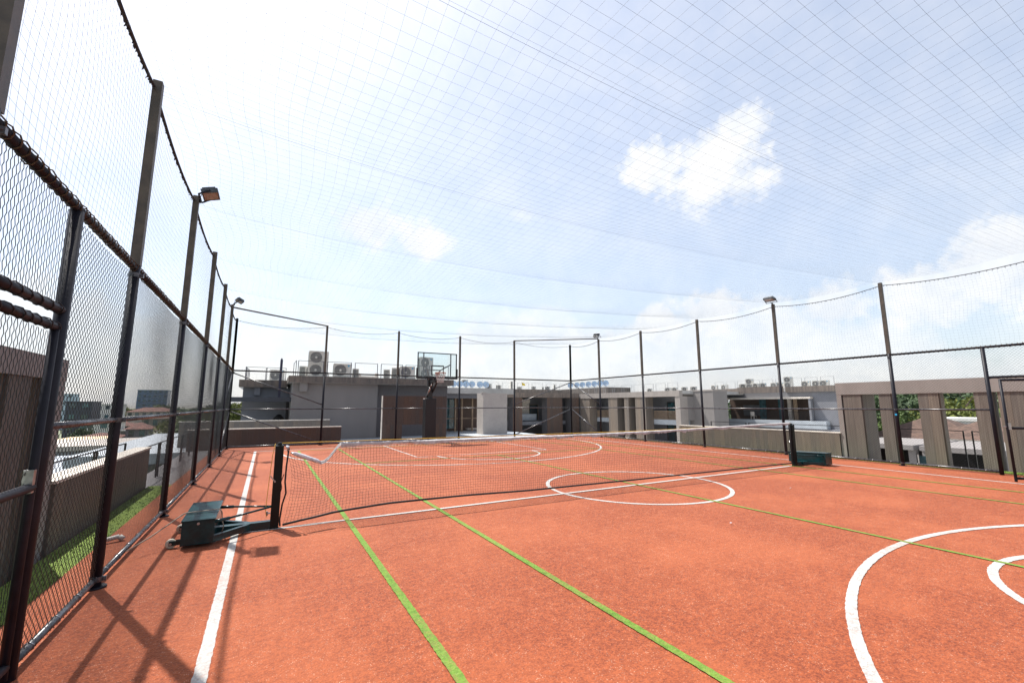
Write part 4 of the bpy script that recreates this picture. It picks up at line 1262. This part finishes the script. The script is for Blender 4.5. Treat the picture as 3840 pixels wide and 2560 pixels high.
def dish(label, loc, rz, group, sc=1.0):
    t = thing('satellite_dish', label, 'satellite dish', loc, rz, group)
    prof = [(0.001, 0.0), (0.14, 0.010), (0.28, 0.040), (0.40, 0.082), (0.50, 0.130), (0.515, 0.128)]
    b = MB().lathe(prof, (0, 0, 0), 'z', 22)
    # axis points at the viewer side (-y) and upwards
    el = R(24)
    b.v = [(x*0.93, -z*math.cos(el)+y*math.sin(el)-0.10, z*math.sin(el)+y*math.cos(el)+0.62) for x, y, z in b.v]
    b.build('reflector', mat('dish_enamel', (0.50, 0.62, 0.72), 0.18, 0.85, 0.03, 3), t, True)
    MB().cyl((0, 0.02, 0), (0, 0.02, 0.62), 0.03, n=8).bar((0, 0.02, 0.40), (0.25, 0.25, 0.0), 0.02).bar((0, 0.02, 0.40), (-0.25, 0.25, 0.0), 0.02).build('mast', M_FRAME, t)
    MB().bar((0, -0.08, 0.16), (0, -0.62, 0.42), 0.025).bar((-0.4, -0.12, 0.5), (0, -0.62, 0.44), 0.012).bar((0.4, -0.12, 0.5), (0, -0.62, 0.44), 0.012).build('feed_arm', M_FRAME, t)
    MB().cyl((0, -0.60, 0.42), (0, -0.70, 0.50), 0.035, n=8).build('feed_horn', M_CAP, t)
    return t
d0 = dish('leftmost satellite dish in the row right of the backboard', (23.5, 59.6, 4.05), R(-20), 'satellite dishes on the far wing')
for i, x in enumerate((24.48, 25.45, 26.4, 27.7, 28.7)):
    dup(d0, ORD[i+1]+' satellite dish from the left in the row right of the backboard', (x, 59.6, 4.05), R(-20), 'satellite dishes on the far wing')
plat = MB().box(51.5, 57, 58.5, 72, 3.3, 4.72).build('roof_plinth', M_FASCIA)
tag(plat, 'brown roof plinth carrying the second row of satellite dishes', 'plinth')
for i, (y, x) in enumerate(((70.2, 54), (68.1, 54), (66.4, 54), (64.6, 54), (62.9, 54), (61.3, 54), (59.8, 54))):
    dup(d0, ORD[i]+' satellite dish from the left in the row above the sunlit wing', (x-1.6, y, 4.72), R(-38), 'satellite dishes on the right wing', (1.12, 1.12, 1.12))
railing('thin railing behind the first row of satellite dishes', [(17.6, 58.8, 4.10), (44, 58.8, 4.10)], 0.95, M_GREYARM, 2.6)
railing('thin railing along the sunlit right wing roof', [(42.0, 35.2, 3.31), (42.0, 52, 3.31)], 0.95, M_GREYARM, 1.9)
railing('thin railing along the terrace house roof', [(53.5, 24.2, 3.72), (53.5, 39.0, 3.72)], 0.98, M_GREYARM, 1.6)
fl = thing('flag', 'tiny yellow flag on a roof mast beyond the far fence', 'flag', (37.6, 64.0, 4.05))
MB().cyl((0, 0, 0), (0, 0, 1.45), 0.02, n=6).build('mast', M_FRAME, fl)
fb = MB()
for i in range(7):
    x = i*0.11
    fb.v += [(x, 0.05*math.sin(i*1.2), 0.95-0.02*i), (x, 0.05*math.sin(i*1.2+0.3), 1.42-0.05*i)]
for i in range(6):
    fb.f.append((2*i, 2*i+2, 2*i+3, 2*i+1))
fb.build('cloth', mat('flag_yellow', (0.75, 0.55, 0.05), 0.7), fl, True)

# ================================================================== TOWN
def house(label, loc, w, d2, h, m_wall, rz=0.0, roof=None, roof_m=None, rh=0.0, win=(0, 0), name='town_building', group=None, wz=(0.45, 0.7)):
    t = thing(name, label, 'building', loc, rz, group)
    MB().box(-w/2, w/2, -d2/2, d2/2, 0, h).build('wall', m_wall, t)
    if roof == 'hip':
        e = 0.5
        b = MB()
        b.v += [(-w/2-e, -d2/2-e, h), (w/2+e, -d2/2-e, h), (w/2+e, d2/2+e, h), (-w/2-e, d2/2+e, h), (-max(w/2-d2/2, 0.2), 0, h+rh), (max(w/2-d2/2, 0.2), 0, h+rh)]
        b.f += [(0, 1, 5, 4), (1, 2, 5), (2, 3, 4, 5), (3, 0, 4), (3, 2, 1, 0)]
        b.build('roof', roof_m, t)
    elif roof == 'flat':
        MB().box(-w/2-0.15, w/2+0.15, -d2/2-0.15, d2/2+0.15, h+0.002, h+0.35).build('roof', roof_m, t)
    nx, nz = win
    for j in range(nz):
        for i in range(nx):
            x = -w/2 + w*(i+0.5)/nx; z = h*(j+wz[0]+0.1)/nz
            ww, wh = w/nx*0.5, h/nz*0.38
            q = MB().box(x-ww/2, x+ww/2, -d2/2-0.03, -d2/2+0.05, z, z+wh).build('window', M_GLASS if (i+j) % 2 else M_CURT, t)
            MB().box(x-ww/2-0.08, x+ww/2+0.08, -d2/2-0.10, -d2/2-0.031, z-0.14, z-0.02).build('sill', m_wall, q)
    return t
M_TILEB = mat('brown_roof_tile', (0.135, 0.082, 0.062), 0.85, 0, 0.25, 2.0, 0.4, 8, stretch=(1, 1, 4))
M_TILER = mat('red_roof_tile', (0.22, 0.095, 0.075), 0.85, 0, 0.25, 1.0, 0.4, 8)
M_CREAM = mat('cream_sheet', (0.72, 0.56, 0.36), 0.8, 0, 0.08, 1)
M_WHITEW = mat('white_render', (0.72, 0.71, 0.68), 0.85, 0, 0.07, 0.6)
M_DARKB = mat('slate_facade', (0.055, 0.062, 0.085), 0.6, 0, 0.1, 0.5)
M_BLUEG = mat('blue_curtain_glass', (0.10, 0.20, 0.36), 0.15, 0.2, 0.25, 0.5, stretch=(1, 1, 6), spec=1)
M_PALEB = mat('pale_blue_tower', (0.38, 0.47, 0.56), 0.6, 0, 0.1, 0.5)
house('dark slate office block beyond the left portal', (-46.7, 174, GZ), 5.6, 8, 12.65, M_DARKB, 0, 'flat', M_DARKB, 0, (2, 4))
house('pale blue tower peeking over the dark slate block', (-88, 306, GZ), 5, 8, 17.5, M_PALEB, 0, 'flat', M_PALEB, 0, (2, 5))
house('white building with small blue windows seen through the left fence', (-46.3, 194, GZ), 8.0, 8, 12.0, M_WHITEW, 0, 'flat', M_WHITEW, 0, (4, 4))
house('long building with a red roof at far left', (-39.5, 226, GZ), 15, 9, 9.4, M_WALLL, 0, 'hip', M_TILER, 1.7, (7, 2))
house('low building under a dull red roof before the slate block', (-30, 124, GZ), 7.0, 8, 5.2, M_WHITEW, 0, 'hip', M_TILER, 0.9, (3, 1))
house('cream roofed shed beyond the left parapet', (-20.2, 78, GZ), 4.6, 6, 7.2, M_WALLL, 0, 'flat', M_CREAM, 0, (3, 2))
house('white flat roofed block just beyond the left parapet', (-13.0, 50, GZ), 7.0, 9, 8.3, M_WALLB, 0, 'flat', M_WALLL, 0, (3, 2))
house('white roofed low block under the left railing', (-8.2, 30, GZ), 7.0, 9, 8.5, mat('pale_blue_roof', (0.30, 0.34, 0.40), 0.7, 0, 0.15, 0.7), 0, 'flat', mat('pale_blue_slab', (0.36, 0.40, 0.46), 0.7, 0, 0.2, 0.9), 0, (3, 2))
house('grey brown house among trees at far left', (-27.5, 164, GZ), 6, 7, 8.0, M_WALLP, 0, 'hip', M_TILEB, 1.2, (3, 2))
house('blue glass office tower on the left horizon', (-57.2, 324, GZ), 13.6, 10, 20.4, M_BLUEG, 0, 'flat', M_PALEB, 0, (6, 8))
house('low grey blue shed below the left railing', (-6.0, 44, GZ), 4, 10, 8.2, M_WALLB, 0, 'flat', M_WALLB, 0, (2, 2))

t = thing('carport', 'low concrete canopy with a black opening past the right portal', 'carport', (24.0, 7.9, FZ))
for y0, y1 in ((5.6, 8.05), (8.25, 11.0)):
    MB().box(0, 5, y0-7.9, y1-7.9, 2.72, 2.92).build('canopy_slab', M_WALL, t)
    MB().box(0.2, 0.5, y0-7.9, y0-7.9+0.25, 0, 2.719).box(0.2, 0.5, y1-7.9-0.45, y1-7.9-0.01, 0, 2.719).build('pier', M_WALL, t)
MB().box(4.4, 4.6, -2.3, 3.1, 0, 2.719).build('rear_wall', M_BLACK, t)
MB().box(0.6, 4.39, -2.31, -2.2, 0, 2.718).box(0.6, 4.39, 3.0, 3.09, 0, 2.718).build('side_wall', M_BLACK, t)
wn = MB().box(0.19, 0.199, 0.02, 0.26, 1.2, 2.5).build('window', M_GLASS, t)
MB().box(0.17, 0.188, -0.02, 0.02, 1.16, 2.54).box(0.17, 0.188, 0.26, 0.30, 1.16, 2.54).box(0.17, 0.188, 0.021, 0.259, 1.82, 1.86).build('window_bar', M_CAP, wn)
house('brown tile roofed house beyond the middle gap of the right portal', (66, 20.5, GZ), 9, 8, 8.0, M_WHITEW, R(90), 'hip', M_TILEB, 2.3, (3, 2))
house('second brown tile roofed house beyond the wider portal gap', (64, 15.0, GZ), 8, 7, 8.2, M_WHITEW, R(75), 'hip', M_TILEB, 2.1, (3, 2))
house('white house with blue windows below the tiled roofs', (42, 11.2, GZ), 5, 5, 8.2, M_WHITEW, R(-90), 'flat', M_WHITEW, 0, (3, 2))
house('white walled house at the right tree line', (78, 21.0, GZ), 5, 6, 9.6, M_WHITEW, R(-90), 'flat', M_WHITEW, 0, (2, 2))
tk = MB().lathe([(0.0, 1.5), (0.35, 1.46), (0.62, 1.25), (0.70, 1.0), (0.70, 0.0)], (0, 0, 0), 'z', 18).box(-0.8, 0.8, -0.8, 0.8, -1.4, -0.001).build('water_tank', M_WHITEW, None, True)
tk.location = (31.5, 13.1, -1.3)
tag(tk, 'white domed water tank in the narrow portal gap', 'water tank')

# ================================================================== TREES
def leafmat(name, a, b):
    return mat(name, a, 0.7, 0, 0.3, 0.9, col2=b, detail=3.0)
LEAFS = [leafmat('leaf_mid', (0.085, 0.135, 0.022), (0.035, 0.065, 0.012)), leafmat('leaf_yellow', (0.17, 0.185, 0.025), (0.075, 0.10, 0.015)), leafmat('leaf_dark', (0.045, 0.085, 0.02), (0.018, 0.04, 0.01))]
M_BARK = mat('bark', (0.10, 0.075, 0.055), 0.9, 0, 0.2, 5, 0.4, 20)
def crown_mesh(name, m_, seed, n=2600, clumps=34):
    rs = np.random.default_rng(seed)
    c = rs.normal(0, 1, (clumps, 3)); c /= np.linalg.norm(c, axis=1, keepdims=True)
    c *= (0.35+0.55*rs.random((clumps, 1)))
    c[:, 2] *= 0.75
    cr = 0.20+0.20*rs.random(clumps)
    k = rs.integers(0, clumps, n)
    q = rs.normal(0, 1, (n, 3)); q /= np.linalg.norm(q, axis=1, keepdims=True)
    P_ = c[k] + q*cr[k, None]*(0.55+0.5*rs.random((n, 1)))
    u = rs.normal(0, 1, (n, 3)); u /= np.linalg.norm(u, axis=1, keepdims=True)
    w = np.cross(u, rs.normal(0, 1, (n, 3))); w /= np.linalg.norm(w, axis=1, keepdims=True)
    s = (0.045+0.04*rs.random((n, 1)))
    V = np.stack([P_-u*s, P_-w*s*0.6, P_+u*s, P_+w*s*0.6], 1).reshape(-1, 3)
    b = MB()
    b.v = [tuple(v) for v in V]; b.f = [(4*i, 4*i+1, 4*i+2, 4*i+3) for i in range(n)]
    return b.mesh(name, m_)
CROWNS = [crown_mesh('crown_a', LEAFS[0], 1), crown_mesh('crown_b', LEAFS[1], 2), crown_mesh('crown_c', LEAFS[2], 3)]
def trunk_mesh(seed):
    rs = random.Random(seed)
    b = MB().tube([(0, 0, 0), (0.02, 0.01, 0.25), (-0.01, 0.03, 0.5), (0, 0, 0.72)], [0.05, 0.038, 0.03, 0.015], 8)
    for k in range(6):
        a = k*1.1+rs.random(); z = 0.35+0.06*k
        b.tube([(0, 0, z), (0.12*math.cos(a), 0.12*math.sin(a), z+0.12), (0.26*math.cos(a), 0.26*math.sin(a), z+0.24)], [0.018, 0.012, 0.005], 6)
    return b.mesh('trunk', M_BARK, True)
TRUNK = trunk_mesh(3)
def tree(label, loc, h, r, kind, rz, group):
    t = thing('tree', label, 'tree', loc, rz, group)
    tr = link('trunk', TRUNK, t); tr.scale = (h*0.6, h*0.6, h)
    c = link('crown', CROWNS[kind], t); c.scale = (r, r, h*0.42); c.location = (0, 0, h*0.60)
    return t
GR = 'trees beyond the right portal'
for lab, x, y, h, r, k in (('yellow green tree filling the wide gap of the right portal', 88, 25.0, 14.2, 5.0, 1), ('large dark tree behind the middle gap of the right portal', 100, 37, 14.8, 6.5, 2),
                           ('mid green tree low in the middle portal gap', 84, 29.5, 12.2, 4.2, 0), ('bushy tree in the narrow gap of the right portal', 96, 42.5, 13.0, 5, 0),
                           ('dark tree above the yellow green one at right', 120, 31, 15.6, 8, 2), ('small bright bush beside the carport roof', 34, 9.6, 9.2, 1.5, 1), ('small bush by the tiled house eaves', 45, 13.6, 9.4, 1.8, 0),
                           ('green tree far right behind the plank piers', 95, 17, 15, 6, 0), ('tall tree peeking over the terrace house roof end', 120, 56, 16.4, 7, 2)):
    tree(lab, (x, y, GZ), h, r, k, random.uniform(0, 6), GR)
GL = 'trees on the left horizon'
tl = 'tree in the green line along the left horizon'
for i in range(22):
    y = random.uniform(215, 290); f = -0.24+0.0105*i+random.uniform(-.006, .006)
    tree(tl, (f*y, y, GZ), 11.8+random.uniform(-0.6, 2.6)+(2.0 if i > 15 else 0), random.uniform(4.5, 7), random.choice((0, 2, 2, 0, 1)), random.uniform(0, 6), GL)
tm_ = 'leafy tree behind the left railing posts'
for i, (x, y, h, r) in enumerate(((-22, 150, 9.0, 4), (-14.5, 100, 7.8, 3.2), (-17, 118, 9.5, 4), (-12.5, 112, 9.8, 4.2), (-9.5, 108, 9.0, 3.6), (-8, 96, 8.8, 3.2))):
    tree(ORD[i]+' tree from the left behind the left railing', (x, y, GZ), h, r, random.choice((0, 1)), random.uniform(0, 6), 'trees behind the left railing')
# wooded hill far to the right
hill = MB()
nx_, ny_ = 26, 40
for i in range(nx_):
    for j in range(ny_):
        u, v = i/(nx_-1), j/(ny_-1)
        x = 240+u*420; y = -160+v*520
        z = GZ + 28*math.sin(math.pi*u)*math.exp(-((y-70)/190)**2)*(0.85+0.2*math.sin(y*0.03+u*3)) + 1.5*math.sin(x*0.11)*math.sin(y*0.13)
        hill.v.append((x, y, z))
for i in range(nx_-1):
    for j in range(ny_-1):
        a = i*ny_+j
        hill.f.append((a, a+ny_, a+ny_+1, a+1))
struct(hill.build('hill', mat('wooded_hill', (0.05, 0.085, 0.02), 0.95, 0, 0.3, 0.25, 0.6, 0.6, col2=(0.02, 0.04, 0.01)), None, True))
wood = []
hv = np.array(hill.v)
sel = hv[(hv[:, 0] < 470)]
V = []
rs = np.random.default_rng(11)
for _ in range(900):
    p0 = sel[rs.integers(0, len(sel))] + (rs.uniform(-9, 9), rs.uniform(-7, 7), 0)
    n = 34
    q = rs.normal(0, 1, (n, 3)); q[:, 2] = np.abs(q[:, 2]); q /= np.linalg.norm(q, axis=1, keepdims=True)
    c = p0 + q*rs.uniform(3.5, 6.0)
    u = rs.normal(0, 1, (n, 3)); u /= np.linalg.norm(u, axis=1, keepdims=True)
    w = np.cross(u, rs.normal(0, 1, (n, 3))); w /= np.linalg.norm(w, axis=1, keepdims=True)
    s = 0.9
    V.append(np.stack([c-u*s, c-w*s, c+u*s, c+w*s], 1).reshape(-1, 3))
V = np.concatenate(V)
b = MB(); b.v = [tuple(v) for v in V]; b.f = [(4*i, 4*i+1, 4*i+2, 4*i+3) for i in range(len(V)//4)]
o = stuff(b.build('woodland', LEAFS[2])); tag(o, 'dense green woodland covering the hill past the right portal', 'woodland')

# small things outside the fences ------------------------------------------
o = MB().cyl((0, 0, 0), (0, 0.22, 0.02), 0.026, n=12).cyl((0, 0.22, 0.02), (0.02, 0.26, -0.02), 0.031, n=12).build('drain_pipe', M_WHITEW, None, True)
o.location = (-1.66, 7.15, 0.035); o.rotation_euler = (0, 0, R(-62))
tag(o, 'short white drain pipe lying on the strip outside the left fence', 'pipe')
stk = MB().cyl((-0.046, 0.0, 1.36), (-0.0445, 0.0, 1.36), 0.028, n=14).build('sticker', M_LOGO, fR)
stk.location = (0, RY[3]-RY[0], 0)
stk['label'] = 'small round blue sticker on a fence post'
t = thing('garden_chair', 'white slatted chair on the terrace behind the right fence', 'chair', (53.8, 33.9, -0.17), R(90))
MB().box(-0.25, 0.25, -0.25, 0.25, 0.40, 0.44).build('seat', M_CAP, t)
MB().box(-0.25, 0.25, 0.21, 0.25, 0.45, 0.95).build('backrest', M_CAP, t)
for sx in (-0.22, 0.22):
    for sy in (-0.22, 0.22):
        MB().box(sx-0.025, sx+0.025, sy-0.025, sy+0.025, 0, 0.399).build('leg', M_CAP, t)

rs = random.Random(5)
wallset = [M_WALLL, M_WHITEW, M_WALLP, M_WALLB, M_WALL]
for i in range(26):
    y = rs.uniform(55, 210); f = rs.uniform(-0.275, -0.075); w = rs.uniform(3.5, 8); hh = rs.uniform(3.2, 7.0)
    house('small pale house in the town beyond the left fence', (f*y, y, GZ), w, rs.uniform(4, 7), hh, rs.choice(wallset), rs.uniform(-0.3, 0.3), rs.choice(('hip', 'flat', 'hip')), rs.choice((M_TILER, M_TILEB, M_ROOF)), rs.uniform(0.7, 1.4), (rs.choice((2, 3)), 2), group='houses in the town at left')
for i in range(14):
    y = rs.uniform(60, 200); f = rs.uniform(-0.27, -0.07)
    tree('small garden tree among the town houses at left', (f*y, y, GZ), rs.uniform(4.5, 8.5), rs.uniform(1.8, 3.2), rs.choice((0, 1, 2)), rs.uniform(0, 6), 'garden trees in the town at left')
